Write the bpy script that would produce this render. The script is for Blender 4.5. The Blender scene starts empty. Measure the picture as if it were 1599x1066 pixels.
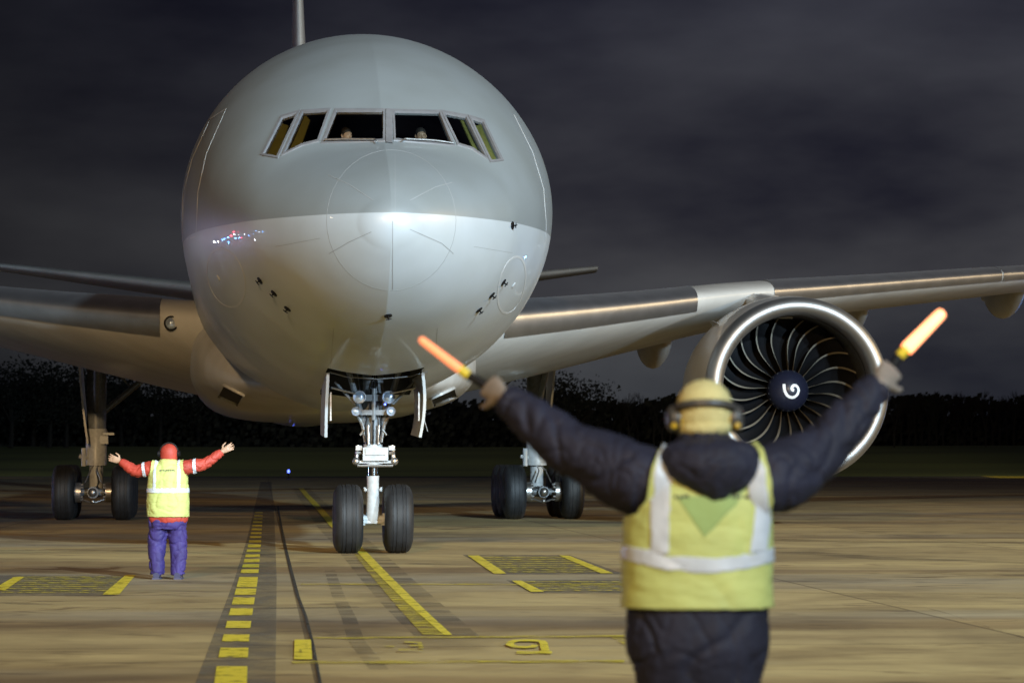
import bpy, bmesh, math, random
import numpy as np
from mathutils import Vector, Matrix, noise
from mathutils.bvhtree import BVHTree

# ------------------------------------------------------------------ camera, world, lights
SC = bpy.context.scene
COL = SC.collection
F = 4400.0                      # focal length in photograph pixels (photo 1599 x 1066)
CH = 1.5                        # camera height
YH = 715.0                      # horizon row
PITCH = math.atan((YH - 533.0) / F)
cd = bpy.data.cameras.new("camera")
cam = bpy.data.objects.new("camera", cd)
COL.objects.link(cam)
cam.location = (0, 0, CH)
cam.rotation_euler = (math.pi / 2 + PITCH, 0, 0)
cd.sensor_width = 36
cd.lens = F / 1599 * 36
cd.clip_start = 0.5
cd.clip_end = 3000
cd.dof.use_dof = True
cd.dof.focus_distance = 42
cd.dof.aperture_fstop = 3.7
SC.camera = cam

w = bpy.data.worlds.new("World")
SC.world = w
w.use_nodes = True
nt = w.node_tree
nt.nodes.clear()
out = nt.nodes.new("ShaderNodeOutputWorld")
bg = nt.nodes.new("ShaderNodeBackground")
tc = nt.nodes.new("ShaderNodeTexCoord")
mp = nt.nodes.new("ShaderNodeMapping")
mp.inputs['Scale'].default_value = (4.0, 4.0, 11.0)
mp.inputs['Rotation'].default_value = (0, math.radians(-18), 0)
n1 = nt.nodes.new("ShaderNodeTexNoise")
n1.inputs['Scale'].default_value = 1.6
n1.inputs['Detail'].default_value = 5
n1.inputs['Roughness'].default_value = 0.5
r1 = nt.nodes.new("ShaderNodeValToRGB")
e = r1.color_ramp.elements
e[0].position = 0.36; e[0].color = (0.013, 0.013, 0.018, 1)
e[1].position = 0.68; e[1].color = (0.050, 0.050, 0.051, 1)
sx = nt.nodes.new("ShaderNodeSeparateXYZ")
r2 = nt.nodes.new("ShaderNodeValToRGB")          # height above the horizon
e = r2.color_ramp.elements
e[0].position = 0.0; e[0].color = (0.84, 0.93, 1.02, 1)
e[1].position = 0.20; e[1].color = (0.55, 0.58, 0.85, 1)
m_ = r2.color_ramp.elements.new(0.07); m_.color = (1.0, 1.0, 1.08, 1)
r3 = nt.nodes.new("ShaderNodeMapRange")          # city glow is stronger to the right
r3.inputs[1].default_value = -0.2; r3.inputs[2].default_value = 0.02
r3.inputs[3].default_value = 0.40; r3.inputs[4].default_value = 1.15
mx = nt.nodes.new("ShaderNodeVectorMath"); mx.operation = 'MULTIPLY'
mx2 = nt.nodes.new("ShaderNodeVectorMath"); mx2.operation = 'MULTIPLY'
L = nt.links.new
L(tc.outputs['Generated'], mp.inputs[0]); L(mp.outputs[0], n1.inputs['Vector'])
L(n1.outputs[0], r1.inputs[0]); L(tc.outputs['Generated'], sx.inputs[0])
L(sx.outputs['Z'], r2.inputs[0]); L(sx.outputs['X'], r3.inputs[0])
L(r1.outputs[0], mx.inputs[0]); L(r2.outputs[0], mx.inputs[1])
L(mx.outputs[0], mx2.inputs[0]); L(r3.outputs[0], mx2.inputs[1])
L(mx2.outputs[0], bg.inputs[0]); L(bg.outputs[0], out.inputs[0])
bg.inputs[1].default_value = 1.0


def flood(name, loc, target, power, color, radius, spot=70):
    ld = bpy.data.lights.new(name, 'SPOT')
    ld.energy = power; ld.color = color; ld.shadow_soft_size = radius
    ld.spot_size = math.radians(spot); ld.spot_blend = 1.0
    o = bpy.data.objects.new(name, ld); COL.objects.link(o)
    o.location = loc
    o.rotation_euler = (Vector(target) - Vector(loc)).to_track_quat('-Z', 'Y').to_euler()


# apron floodlights on tall masts behind and beside the photographer, bar the last two
flood("floodlight", (36, -44, 36), (3, 44, 6), 590e3, (0.66, 0.87, 1.0), 1.2, 41)
flood("floodlight", (54, -36, 13), (3, 46, 5), 300e3, (0.58, 0.80, 1.0), 1.2, 34)
flood("floodlight", (-14, -51, 30), (1, 42, 6), 215e3, (1.0, 0.67, 0.33), 1.2, 33)
flood("floodlight", (98, 34, 32), (22, 60, 0), 200e3, (1.0, 0.72, 0.36), 1.2, 66)
flood("floodlight", (-98, 22, 30), (-22, 34, 0), 7e3, (1.0, 0.80, 0.55), 1.2, 50)
flood("floodlight", (66, 196, 18), (26, 248, 0), 40e3, (1.0, 0.90, 0.60), 0.8, 56)  # fill lamp added out of view to brighten the far grass
flood("floodlight", (-66, 196, 18), (-26, 248, 0), 22e3, (1.0, 0.92, 0.70), 0.8, 56)  # second added fill lamp for the grass, out of view on the left

SC.view_settings.view_transform = 'Standard'
SC.view_settings.look = 'None'
SC.view_settings.exposure = 0
SC.view_settings.gamma = 1
SC.cycles.use_denoising = True
SC.cycles.max_bounces = 6
SC.cycles.sample_clamp_indirect = 4
SC.cycles.caustics_reflective = False
SC.cycles.caustics_refractive = False

# ------------------------------------------------------------------ helpers
rnd = random.Random(7)
CP, SP = math.cos(PITCH), math.sin(PITCH)


def ray(px, py):
    u = (px - 799.5) / F; v = (533.0 - py) / F
    return Vector((u, CP - v * SP, SP + v * CP))


def project(P):
    P = np.asarray(P, float); X = P[:, 0]; Y = P[:, 1]; Z = P[:, 2] - CH
    dp = Y * CP + Z * SP; up = -Y * SP + Z * CP
    return np.stack([799.5 + F * X / dp, 533 - F * up / dp], 1)


def gnd(px, py, z=0.0):
    r = ray(px, py); t = (z - CH) / r.z
    return Vector((r.x * t, r.y * t, z))


def tag(o, label=None, cat=None, group=None, kind=None):
    if label: o['label'] = label
    if cat: o['category'] = cat
    if group: o['group'] = group
    if kind: o['kind'] = kind
    return o


def empty(name, loc=(0, 0, 0), rz=0, parent=None):
    o = bpy.data.objects.new(name, None); COL.objects.link(o)
    o.location = loc; o.rotation_euler = (0, 0, rz); o.empty_display_size = 0.3
    if parent: o.parent = parent
    return o


class MB:
    """collects pieces into one mesh"""
    def __init__(s): s.v = []; s.f = []; s.mi = []

    def add(s, vs, fs, mi=0):
        b = len(s.v); s.v += [tuple(p) for p in vs]
        s.f += [tuple(i + b for i in f) for f in fs]; s.mi += [mi] * len(fs)
        return s

    def box(s, c, h, mi=0, R=None):
        R = R or Matrix.Identity(3)
        vs = [Vector(c) + R @ Vector((h[0] * i, h[1] * j, h[2] * k)) for i in (-1, 1) for j in (-1, 1) for k in (-1, 1)]
        return s.add(vs, [(0, 1, 3, 2), (4, 6, 7, 5), (0, 4, 5, 1), (2, 3, 7, 6), (0, 2, 6, 4), (1, 5, 7, 3)], mi)

    def tube(s, pts, rad, n=14, mi=0, ref=None, caps=True, hint=None):
        """tube along pts, rad = numbers or (ra, rb) pairs; ref = direction of ra"""
        pts = [Vector(p) for p in pts]; m = len(pts)
        rad = [r if isinstance(r, (tuple, list)) else (r, r) for r in (rad if isinstance(rad, (list, tuple)) else [rad] * m)]
        b = len(s.v); prev = Vector(ref) if ref is not None else None
        for i, p in enumerate(pts):
            d = (pts[min(i + 1, m - 1)] - pts[max(i - 1, 0)]).normalized()
            if prev is None:
                prev = Vector((0, 0, 1)) if abs(d.z) < 0.9 else Vector((1, 0, 0))
            a = (prev - d * prev.dot(d)).normalized(); prev = a; c = d.cross(a)
            for k in range(n):
                t = 2 * math.pi * k / n
                s.v.append(tuple(p + a * (rad[i][0] * math.cos(t)) + c * (rad[i][1] * math.sin(t))))
        for i in range(m - 1):
            for k in range(n):
                k2 = (k + 1) % n
                s.f.append((b + i * n + k, b + i * n + k2, b + (i + 1) * n + k2, b + (i + 1) * n + k)); s.mi.append(mi)
        if caps:
            s.f.append(tuple(b + k for k in reversed(range(n)))); s.mi.append(mi)
            s.f.append(tuple(b + (m - 1) * n + k for k in range(n))); s.mi.append(mi)
        return s

    def lathe(s, c, axis, prof, n=32, mi=0, closed=False):
        """prof = [(distance along axis, radius)]"""
        c = Vector(c); ax = Vector(axis).normalized()
        a = ax.orthogonal().normalized(); q = ax.cross(a); b = len(s.v); m = len(prof)
        for (h, r) in prof:
            for k in range(n):
                t = 2 * math.pi * k / n
                s.v.append(tuple(c + ax * h + a * (r * math.cos(t)) + q * (r * math.sin(t))))
        for i in range(m if closed else m - 1):
            i2 = (i + 1) % m
            for k in range(n):
                k2 = (k + 1) % n
                s.f.append((b + i * n + k, b + i * n + k2, b + i2 * n + k2, b + i2 * n + k)); s.mi.append(mi)
        return s

    def ball(s, c, r, n=14, mi=0, sc=(1, 1, 1)):
        b = len(s.v); m = n // 2
        for i in range(m + 1):
            ph = -math.pi / 2 + math.pi * i / m
            for k in range(n):
                t = 2 * math.pi * k / n
                s.v.append((c[0] + sc[0] * r * math.cos(ph) * math.cos(t), c[1] + sc[1] * r * math.cos(ph) * math.sin(t), c[2] + sc[2] * r * math.sin(ph)))
        for i in range(m):
            for k in range(n):
                k2 = (k + 1) % n
                s.f.append((b + i * n + k, b + i * n + k2, b + (i + 1) * n + k2, b + (i + 1) * n + k)); s.mi.append(mi)
        return s

    def build(s, name, mats, parent=None, smooth=True, sharp=40):
        me = bpy.data.meshes.new(name); me.from_pydata(s.v, [], s.f)
        if not isinstance(mats, (list, tuple)): mats = [mats]
        for m in mats: me.materials.append(m)
        if len(mats) > 1: me.polygons.foreach_set('material_index', s.mi)
        me.update(); me.validate()
        bm = bmesh.new(); bm.from_mesh(me)
        bmesh.ops.remove_doubles(bm, verts=bm.verts, dist=1e-5)
        bmesh.ops.recalc_face_normals(bm, faces=bm.faces)
        bm.to_mesh(me); bm.free()
        return link(name, me, parent, smooth, sharp)


def link(name, me, parent=None, smooth=True, sharp=40):
    o = bpy.data.objects.new(name, me); COL.objects.link(o)
    if parent: o.parent = parent
    if smooth:
        me.polygons.foreach_set('use_smooth', [True] * len(me.polygons))
        if sharp: me.set_sharp_from_angle(angle=math.radians(sharp))
    return o


def pchip(xs, ys, x):
    xs = np.array(xs, float); ys = np.array(ys, float); x = np.asarray(x, float)
    h = np.diff(xs); dl = np.diff(ys) / h; d = np.zeros_like(ys)
    for i in range(1, len(xs) - 1):
        if dl[i - 1] * dl[i] > 0:
            w1 = 2 * h[i] + h[i - 1]; w2 = h[i] + 2 * h[i - 1]
            d[i] = (w1 + w2) / (w1 / dl[i - 1] + w2 / dl[i])
    d[0] = dl[0]; d[-1] = dl[-1]
    k = np.clip(np.searchsorted(xs, x) - 1, 0, len(h) - 1)
    t = np.clip((x - xs[k]) / h[k], 0, 1)
    return ((2 * t**3 - 3 * t**2 + 1) * ys[k] + (t**3 - 2 * t**2 + t) * h[k] * d[k] + (-2 * t**3 + 3 * t**2) * ys[k + 1] + (t**3 - t**2) * h[k] * d[k + 1])


def inpoly(P, poly):
    x, y = P[:, 0], P[:, 1]; r = np.zeros(len(P), bool); n = len(poly)
    for i in range(n):
        x1, y1 = poly[i]; x2, y2 = poly[(i + 1) % n]
        if y1 == y2: continue
        c = ((y1 > y) != (y2 > y)) & (x < (x2 - x1) * (y - y1) / (y2 - y1) + x1)
        r ^= c
    return r


# ------------------------------------------------------------------ materials
def mat(name, col, rough=0.5, metal=0.0, var=0.0, vscale=3.0, bump=0.0, bscale=20.0, coat=0.0, emit=None, es=0.0, vvec=(1, 1, 1), spec=0.5):
    m = bpy.data.materials.new(name); m.use_nodes = True
    nt = m.node_tree; p = nt.nodes['Principled BSDF']
    p.inputs['Base Color'].default_value = (*col, 1); p.inputs['Roughness'].default_value = rough
    p.inputs['Metallic'].default_value = metal; p.inputs['Coat Weight'].default_value = coat
    p.inputs['Coat Roughness'].default_value = 0.06; p.inputs['Specular IOR Level'].default_value = spec
    if emit:
        p.inputs['Emission Color'].default_value = (*emit, 1); p.inputs['Emission Strength'].default_value = es
    L = nt.links.new
    if var or bump:
        tc = nt.nodes.new("ShaderNodeTexCoord"); mp = nt.nodes.new("ShaderNodeMapping")
        mp.inputs['Scale'].default_value = vvec; L(tc.outputs['Object'], mp.inputs[0])
    if var:
        n = nt.nodes.new("ShaderNodeTexNoise"); n.inputs['Scale'].default_value = vscale; n.inputs['Detail'].default_value = 6
        L(mp.outputs[0], n.inputs['Vector'])
        r = nt.nodes.new("ShaderNodeValToRGB"); e = r.color_ramp.elements
        e[0].position = 0.3; e[0].color = tuple(c * (1 - var) for c in col) + (1,)
        e[1].position = 0.7; e[1].color = tuple(min(1, c * (1 + var)) for c in col) + (1,)
        L(n.outputs[0], r.inputs[0]); L(r.outputs[0], p.inputs['Base Color'])
    if bump:
        n = nt.nodes.new("ShaderNodeTexNoise"); n.inputs['Scale'].default_value = bscale; n.inputs['Detail'].default_value = 5
        L(mp.outputs[0], n.inputs['Vector'])
        b = nt.nodes.new("ShaderNodeBump"); b.inputs['Strength'].default_value = bump; b.inputs['Distance'].default_value = 0.02
        L(n.outputs[0], b.inputs['Height']); L(b.outputs[0], p.inputs['Normal'])
    return m


GREY_PAINT = (0.195, 0.216, 0.226); WHITE_PAINT = (0.385, 0.42, 0.455)


def fuselage_paint():
    m = mat('two_tone_airliner_paint', WHITE_PAINT, 0.44, coat=0.24, spec=0.85)
    nt = m.node_tree; p = nt.nodes['Principled BSDF']; L = nt.links.new; p.inputs['Coat Roughness'].default_value = 0.025
    tc = nt.nodes.new("ShaderNodeTexCoord"); s = nt.nodes.new("ShaderNodeSeparateXYZ"); L(tc.outputs['Object'], s.inputs[0])
    cl = nt.nodes.new("ShaderNodeMapRange"); cl.inputs[1].default_value = 0; cl.inputs[2].default_value = 8
    cl.inputs[3].default_value = 4.89; cl.inputs[4].default_value = 5.03; L(s.outputs['Y'], cl.inputs[0])
    d = nt.nodes.new("ShaderNodeMath"); d.operation = 'SUBTRACT'; L(s.outputs['Z'], d.inputs[0]); L(cl.outputs[0], d.inputs[1])
    k = nt.nodes.new("ShaderNodeMapRange"); k.inputs[1].default_value = -0.004; k.inputs[2].default_value = 0.004; L(d.outputs[0], k.inputs[0])
    n = nt.nodes.new("ShaderNodeTexNoise"); n.inputs['Scale'].default_value = 0.9; n.inputs['Detail'].default_value = 8
    L(tc.outputs['Object'], n.inputs['Vector'])
    mix = nt.nodes.new("ShaderNodeMix"); mix.data_type = 'RGBA'
    mix.inputs[6].default_value = (*WHITE_PAINT, 1); mix.inputs[7].default_value = (*GREY_PAINT, 1)
    L(k.outputs[0], mix.inputs[0])
    r = nt.nodes.new("ShaderNodeValToRGB"); e = r.color_ramp.elements
    e[0].position = 0.3; e[0].color = (0.90, 0.89, 0.86, 1); e[1].position = 0.6; e[1].color = (1, 1, 1, 1)
    L(n.outputs[0], r.inputs[0])
    mm = nt.nodes.new("ShaderNodeMix"); mm.data_type = 'RGBA'; mm.blend_type = 'MULTIPLY'; mm.inputs[0].default_value = 1
    L(mix.outputs[2], mm.inputs[6]); L(r.outputs[0], mm.inputs[7]); L(mm.outputs[2], p.inputs['Base Color'])
    b = nt.nodes.new("ShaderNodeBump"); b.inputs['Strength'].default_value = 0.06; b.inputs['Distance'].default_value = 0.05
    n2 = nt.nodes.new("ShaderNodeTexNoise"); n2.inputs['Scale'].default_value = 1.7; L(tc.outputs['Object'], n2.inputs['Vector'])
    L(n2.outputs[0], b.inputs['Height']); L(b.outputs[0], p.inputs['Normal'])
    return m


M = dict(
    skinpaint=fuselage_paint(),
    wingpaint=mat('light_grey_wing_paint', (0.46, 0.45, 0.43), 0.4, var=0.10, vscale=0.8, coat=0.2, vvec=(1, 3, 1)),
    tailpaint=mat('tail_grey_paint', (0.16, 0.16, 0.155), 0.35, var=0.1, vscale=0.8),
    nacelle=mat('nacelle_paint', (0.46, 0.45, 0.43), 0.35, var=0.06, vscale=1.2, coat=0.3),
    polished=mat('polished_aluminium', (0.42, 0.42, 0.44), 0.48, metal=1.0, var=0.10, vscale=2.5),
    lip=mat('satin_aluminium_lip', (0.36, 0.35, 0.34), 0.50, metal=1.0, var=0.06, vscale=3),
    seam=mat('panel_seam', (0.20, 0.20, 0.20), 0.6),
    seam_light=mat('pale_sealant', (0.42, 0.43, 0.44), 0.5),
    line=mat('faint_panel_line', (0.25, 0.26, 0.265), 0.5),
    frame=mat('window_frame_metal', (0.15, 0.148, 0.155), 0.5, metal=0.0, var=0.1, vscale=9),
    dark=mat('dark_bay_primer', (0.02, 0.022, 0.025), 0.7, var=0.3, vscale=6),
    black=mat('black_plastic', (0.004, 0.004, 0.005), 0.6, spec=0.25),
    cockpit=mat('cockpit_lining', (0.03, 0.03, 0.03), 0.8),
    shade=mat('olive_sunshade', (0.19, 0.17, 0.035), 0.8, var=0.12, vscale=8),
    tyre=mat('tyre_rubber', (0.014, 0.014, 0.015), 0.62, var=0.35, vscale=5, bump=0.15, bscale=60),
    gear=mat('gear_white_enamel', (0.48, 0.49, 0.49), 0.35, var=0.15, vscale=12, bump=0.1),
    geargrey=mat('gear_grey_and_shaded_enamel', (0.15, 0.16, 0.17), 0.4, var=0.25, vscale=12),
    chrome=mat('chromed_piston', (0.8, 0.8, 0.82), 0.12, metal=1.0),
    steel=mat('brake_steel', (0.42, 0.40, 0.38), 0.35, metal=0.9, var=0.3, vscale=30),
    lens=mat('lamp_lens', (0.55, 0.65, 0.8), 0.08, metal=0.7),
    blade=mat('dark_composite_blade', (0.006, 0.006, 0.007), 0.5, spec=0.2),
    edge=mat('titanium_blade_edge', (0.27, 0.24, 0.19), 0.5, metal=0.3),
    navy=mat('navy_spinner', (0.007, 0.008, 0.020), 0.45, coat=0.2),
    white=mat('white_mark', (0.8, 0.8, 0.78), 0.5),
    liner=mat('inlet_liner', (0.05, 0.048, 0.045), 0.6),
    bluelight=mat('blue_lamp_glow', (0.1, 0.2, 0.9), 0.3, emit=(0.10, 0.16, 1.0), es=5),
)


def glass_mat():
    m = bpy.data.materials.new('cockpit_glass'); m.use_nodes = True; nt = m.node_tree; nt.nodes.clear()
    o = nt.nodes.new("ShaderNodeOutputMaterial"); t = nt.nodes.new("ShaderNodeBsdfTransparent"); t.inputs[0].default_value = (0.75, 0.78, 0.76, 1)
    g = nt.nodes.new("ShaderNodeBsdfGlossy"); g.inputs['Roughness'].default_value = 0.03
    fr = nt.nodes.new("ShaderNodeFresnel"); fr.inputs[0].default_value = 1.45; mx = nt.nodes.new("ShaderNodeMixShader")
    nt.links.new(fr.outputs[0], mx.inputs[0]); nt.links.new(t.outputs[0], mx.inputs[1]); nt.links.new(g.outputs[0], mx.inputs[2]); nt.links.new(mx.outputs[0], o.inputs[0])
    return m


M['glass'] = glass_mat()

# ------------------------------------------------------------------ ground


def concrete_mat():
    m = mat('stained_apron_concrete', (0.3, 0.25, 0.17), 0.75); nt = m.node_tree; p = nt.nodes['Principled BSDF']; L = nt.links.new
    tc = nt.nodes.new("ShaderNodeTexCoord")

    def nz(scale, vec, det=6, rot=0, rough=0.55, dist=0.0):
        mp = nt.nodes.new("ShaderNodeMapping"); mp.inputs['Scale'].default_value = vec; mp.inputs['Rotation'].default_value = (0, 0, rot)
        L(tc.outputs['Object'], mp.inputs[0]); n = nt.nodes.new("ShaderNodeTexNoise"); n.inputs['Scale'].default_value = scale
        n.inputs['Detail'].default_value = det; n.inputs['Roughness'].default_value = rough; n.inputs['Distortion'].default_value = dist
        L(mp.outputs[0], n.inputs['Vector']); return n.outputs[0]

    def ramp(src, stops):
        r = nt.nodes.new("ShaderNodeValToRGB"); e = r.color_ramp.elements
        e[0].position, e[0].color = stops[0][0], (*stops[0][1], 1); e[1].position, e[1].color = stops[-1][0], (*stops[-1][1], 1)
        for ps, c in stops[1:-1]: q = e.new(ps); q.color = (*c, 1)
        L(src, r.inputs[0]); return r.outputs[0]

    def mul(a, b, f=1.0):
        x = nt.nodes.new("ShaderNodeMix"); x.data_type = 'RGBA'; x.blend_type = 'MULTIPLY'; x.inputs[0].default_value = f
        L(a, x.inputs[6]); L(b, x.inputs[7]); return x.outputs[2]
    base = ramp(nz(1.0, (0.05, 0.16, 1), 5), [(0.34, (0.30, 0.25, 0.165)), (0.5, (0.41, 0.30, 0.125)), (0.68, (0.48, 0.365, 0.16))])
    streak = ramp(nz(1.0, (0.50, 0.80, 1), 9, rough=0.66, dist=0.9), [(0.34, (0.72, 0.67, 0.62)), (0.48, (0.95, 0.94, 0.92)), (0.7, (1.1, 1.08, 1.06))])
    band = ramp(nz(1.0, (0.02, 0.22, 1), 3), [(0.36, (0.58, 0.50, 0.44)), (0.46, (1, 1, 1)), (1, (1, 1, 1))])
    fine = ramp(nz(6.0, (0.5, 2.0, 1), 8, rough=0.7), [(0.3, (0.82, 0.82, 0.82)), (0.6, (1.05, 1.05, 1.05))])
    grime = mul(ramp(nz(0.35, (1, 1, 1), 4, dist=0.8), [(0.35, (0.66, 0.63, 0.60)), (0.55, (1, 1, 1))]), ramp(nz(1.3, (0.6, 1, 1), 6, dist=1.2), [(0.32, (0.55, 0.50, 0.45)), (0.42, (1, 1, 1))]))
    c = mul(mul(mul(mul(base, streak), band), fine), grime)
    # slab joints: thin dark lines on a 7.5 m grid
    mp = nt.nodes.new("ShaderNodeMapping"); mp.inputs['Rotation'].default_value = (0, 0, math.radians(-5.05)); mp.inputs['Location'].default_value = (-.37, 1.5, 0)
    L(tc.outputs['Object'], mp.inputs[0])
    br = nt.nodes.new("ShaderNodeTexBrick"); br.offset = 0; br.inputs['Scale'].default_value = 1; br.inputs['Mortar Size'].default_value = 0.02
    br.inputs['Brick Width'].default_value = 6.0; br.inputs['Row Height'].default_value = 6.0
    br.inputs['Color1'].default_value = (1, 1, 1, 1); br.inputs['Color2'].default_value = (0.80, 0.79, 0.80, 1); br.inputs['Mortar'].default_value = (0.42, 0.38, 0.33, 1)
    L(mp.outputs[0], br.inputs[0]); c = mul(c, br.outputs[0])
    L(c, p.inputs['Base Color'])
    b = nt.nodes.new("ShaderNodeBump"); b.inputs['Strength'].default_value = 0.25; b.inputs['Distance'].default_value = 0.01
    L(nz(9, (1, 1, 1), 6), b.inputs['Height']); L(b.outputs[0], p.inputs['Normal'])
    return m


M['concrete'] = concrete_mat()
M['grass'] = mat('night_grass', (0.10, 0.12, 0.025), 0.9, var=0.4, vscale=0.06, vvec=(0.3, 2, 1))


def worn_paint(name, col, lo, hi, scale=6.0, vec=(1, 1, 1), rough=0.6):
    m = mat(name, col, rough); nt = m.node_tree; p = nt.nodes['Principled BSDF']; L = nt.links.new
    tc = nt.nodes.new("ShaderNodeTexCoord"); mp = nt.nodes.new("ShaderNodeMapping"); mp.inputs['Scale'].default_value = vec
    L(tc.outputs['Object'], mp.inputs[0])
    n = nt.nodes.new("ShaderNodeTexNoise"); n.inputs['Scale'].default_value = scale; n.inputs['Detail'].default_value = 8; n.inputs['Roughness'].default_value = 0.65
    L(mp.outputs[0], n.inputs['Vector']); r = nt.nodes.new("ShaderNodeMapRange"); r.inputs[1].default_value = lo; r.inputs[2].default_value = hi
    L(n.outputs[0], r.inputs[0]); L(r.outputs[0], p.inputs['Alpha'])
    return m


M['yellow'] = worn_paint('yellow_apron_paint', (0.62, 0.48, 0.03), 0.33, 0.48, 5)
M['yellow_worn'] = worn_paint('worn_yellow_apron_paint', (0.50, 0.38, 0.03), 0.40, 0.62, 5, (0.6, 1.4, 1))
M['yellow_speck'] = worn_paint('flaked_yellow_apron_paint', (0.48, 0.38, 0.03), 0.44, 0.56, 7, (1, 0.8, 1))
M['tar'] = worn_paint('grey_blackout_paint', (0.14, 0.122, 0.10), 0.24, 0.90, 2.0, (1, 0.6, 1), 0.5)
M['tarthin'] = worn_paint('dark_joint_filler', (0.03, 0.024, 0.018), 0.30, 0.45, 3.0)
M['mark'] = worn_paint('tyre_rubber_mark', (0.07, 0.055, 0.045), 0.42, 0.95, 1.2, (0.3, 1, 1))


def sheet(name, polys, m, z, label_kind='structure'):
    """flat painted shapes, given as polygons of photograph points on the ground"""
    mb = MB()
    for p in polys:
        q = [gnd(*c) for c in p]; mb.add([(v.x, v.y, z) for v in q], [tuple(range(len(q)))])
    o = mb.build(name, m, smooth=False); tag(o, kind='structure')
    for pol in o.data.polygons:
        if pol.normal.z < 0: pol.flip()
    return o


def band(pts, w0, w1=None):
    """pts = photo points along a ground line, width in metres -> polygons"""
    g = [gnd(*p) for p in pts]; n = len(g); w1 = w0 if w1 is None else w1; Ls = []; Rs = []
    for i in range(n):
        d = (g[min(i + 1, n - 1)] - g[max(i - 1, 0)]).normalized(); q = Vector((d.y, -d.x, 0)); w = (w0 + (w1 - w0) * i / (n - 1)) / 2
        Ls.append(g[i] - q * w); Rs.append(g[i] + q * w)
    return [[Ls[i], Rs[i], Rs[i + 1], Ls[i + 1]] for i in range(n - 1)]


def sheetw(name, quads, m, z):
    mb = MB()
    for q in quads: mb.add([(v.x, v.y, z) for v in q], [tuple(range(len(q)))])
    o = mb.build(name, m, smooth=False); tag(o, kind='structure')
    for pol in o.data.polygons:
        if pol.normal.z < 0: pol.flip()
    return o


tag(MB().add([(-260, -90, 0), (260, -90, 0), (260, 232, 0), (-260, 232, 0)], [(0, 1, 2, 3)]).build('apron', M['concrete'], smooth=False), kind='structure')
tag(MB().add([(-900, -400, -0.03), (900, -400, -0.03), (900, 1600, -0.03), (-900, 1600, -0.03)], [(0, 1, 2, 3)]).build('ground', M['grass'], smooth=False), kind='structure')
tag(MB().add([(-260, 218, 0.006), (260, 218, 0.006), (260, 231, 0.006), (-260, 231, 0.006)], [(0, 1, 2, 3)]).build('apron_edge', mat('asphalt_shoulder', (0.035, 0.034, 0.034), 0.8, var=0.3, vscale=0.3), smooth=False), kind='structure')

bk_ = MB(); xs_ = np.linspace(-300, 300, 61); ys_ = [240, 252, 264, 276, 290, 330]; zs_ = [-.02, .35, 1.1, 2.0, 2.7, 2.9]
bk_.add([(x, y, z + (.25 * noise.noise(Vector((x * .03, y * .05, 0))) if z > 0 else 0)) for y, z in zip(ys_, zs_) for x in xs_], [(i * 61 + j, i * 61 + j + 1, (i + 1) * 61 + j + 1, (i + 1) * 61 + j) for i in range(5) for j in range(60)])
tag(bk_.build('grass_bank', M['grass']), kind='structure')
# dark band with yellow dashes left of the nose wheel
sheet('blackout_band', [[(300, 1080), (366, 905), (386, 840), (407, 752), (424, 752), (428, 800), (430, 840), (432, 905), (430, 1080)]], M['tar'], 0.004)
ys = [(1041, 1078), (1012, 1027), (991, 1002), (970, 981), (950, 961), (933, 944), (919, 929), (901, 917), (889, 895), (881, 886), (873, 878), (865.5, 870), (858, 862), (850, 854.5),
      (843.5, 847), (837, 840), (831, 834), (825, 828), (819.5, 822), (814, 816.5), (809, 811), (804, 806), (799.5, 801)]
xl = lambda y: pchip([750, 855, 909, 940, 1000, 1066], [408, 386.5, 371.5, 363, 347, 333], y)
xr = lambda y: pchip([750, 855, 909, 940, 1000, 1066], [413, 407, 402, 397, 389, 385], y)
sheet('dashed_yellow_line', [[(float(xl(b)), b), (float(xr(b)), b), (float(xr(a)), a), (float(xl(a)), a)] for a, b in ys], M['yellow'], 0.008)
# nose wheel guide line
gl = [(470, 762), (478, 772), (500, 796), (522, 822), (545, 843), (567, 865), (600, 900), (640, 940), (668, 966), (697, 992)]
sheetw('guide_line_border', band(gl, 0.85, 0.55), M['mark'], 0.004)
sheetw('nose_wheel_guide_line', band([(x + (y - 762) * .012, y) for x, y in gl], 0.25, 0.07), M['yellow'], 0.0085)
sheetw('worn_guide_line_edge', band([(x - (y - 762) * .07, y) for x, y in gl[5:]], 0.14, 0.22), M['yellow_worn'], 0.0078)
# hatched boxes
sheet('hatched_box_ground', [[(722, 866), (890, 866), (975, 896), (785, 897)], [(790, 905), (985, 905), (1010, 926), (832, 926)], [(0, 898), (212, 898), (178, 930), (-30, 930)],
      ], M['tar'], 0.004)
hb = []
for y0, y1, xa, xb, xc, xd, n in ((869, 895, 742, 885, 790, 950, 8), (907, 924, 815, 985, 850, 1005, 5), (900, 927, 30, 190, 0, 165, 9)):
    for i in range(n):
        t0 = (i + 0.15) / n; t1 = (i + 0.62) / n; a = y0 + (y1 - y0) * t0; b = y0 + (y1 - y0) * t1
        l = lambda t: xa + (xc - xa) * t
        r = lambda t: xb + (xd - xb) * t
        hb.append([(l(t1), b), (r(t1), b), (r(t0), a), (l(t0), a)])
sheet('hatching', hb, M['yellow_speck'], 0.008)
sheet('box_edge_lines', [[(730, 867.5), (748, 867.5), (791, 896), (771, 896)], [(873, 867.5), (888, 867.5), (958, 895.5), (938, 895.5)],
                         [(799, 907), (814, 907), (850, 924.5), (829, 924.5)], [(196, 898), (212, 898), (186, 929), (160, 929)],
                         [(22, 901), (38, 901), (8, 922), (-14, 922)]], M['yellow'], 0.010)
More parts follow.
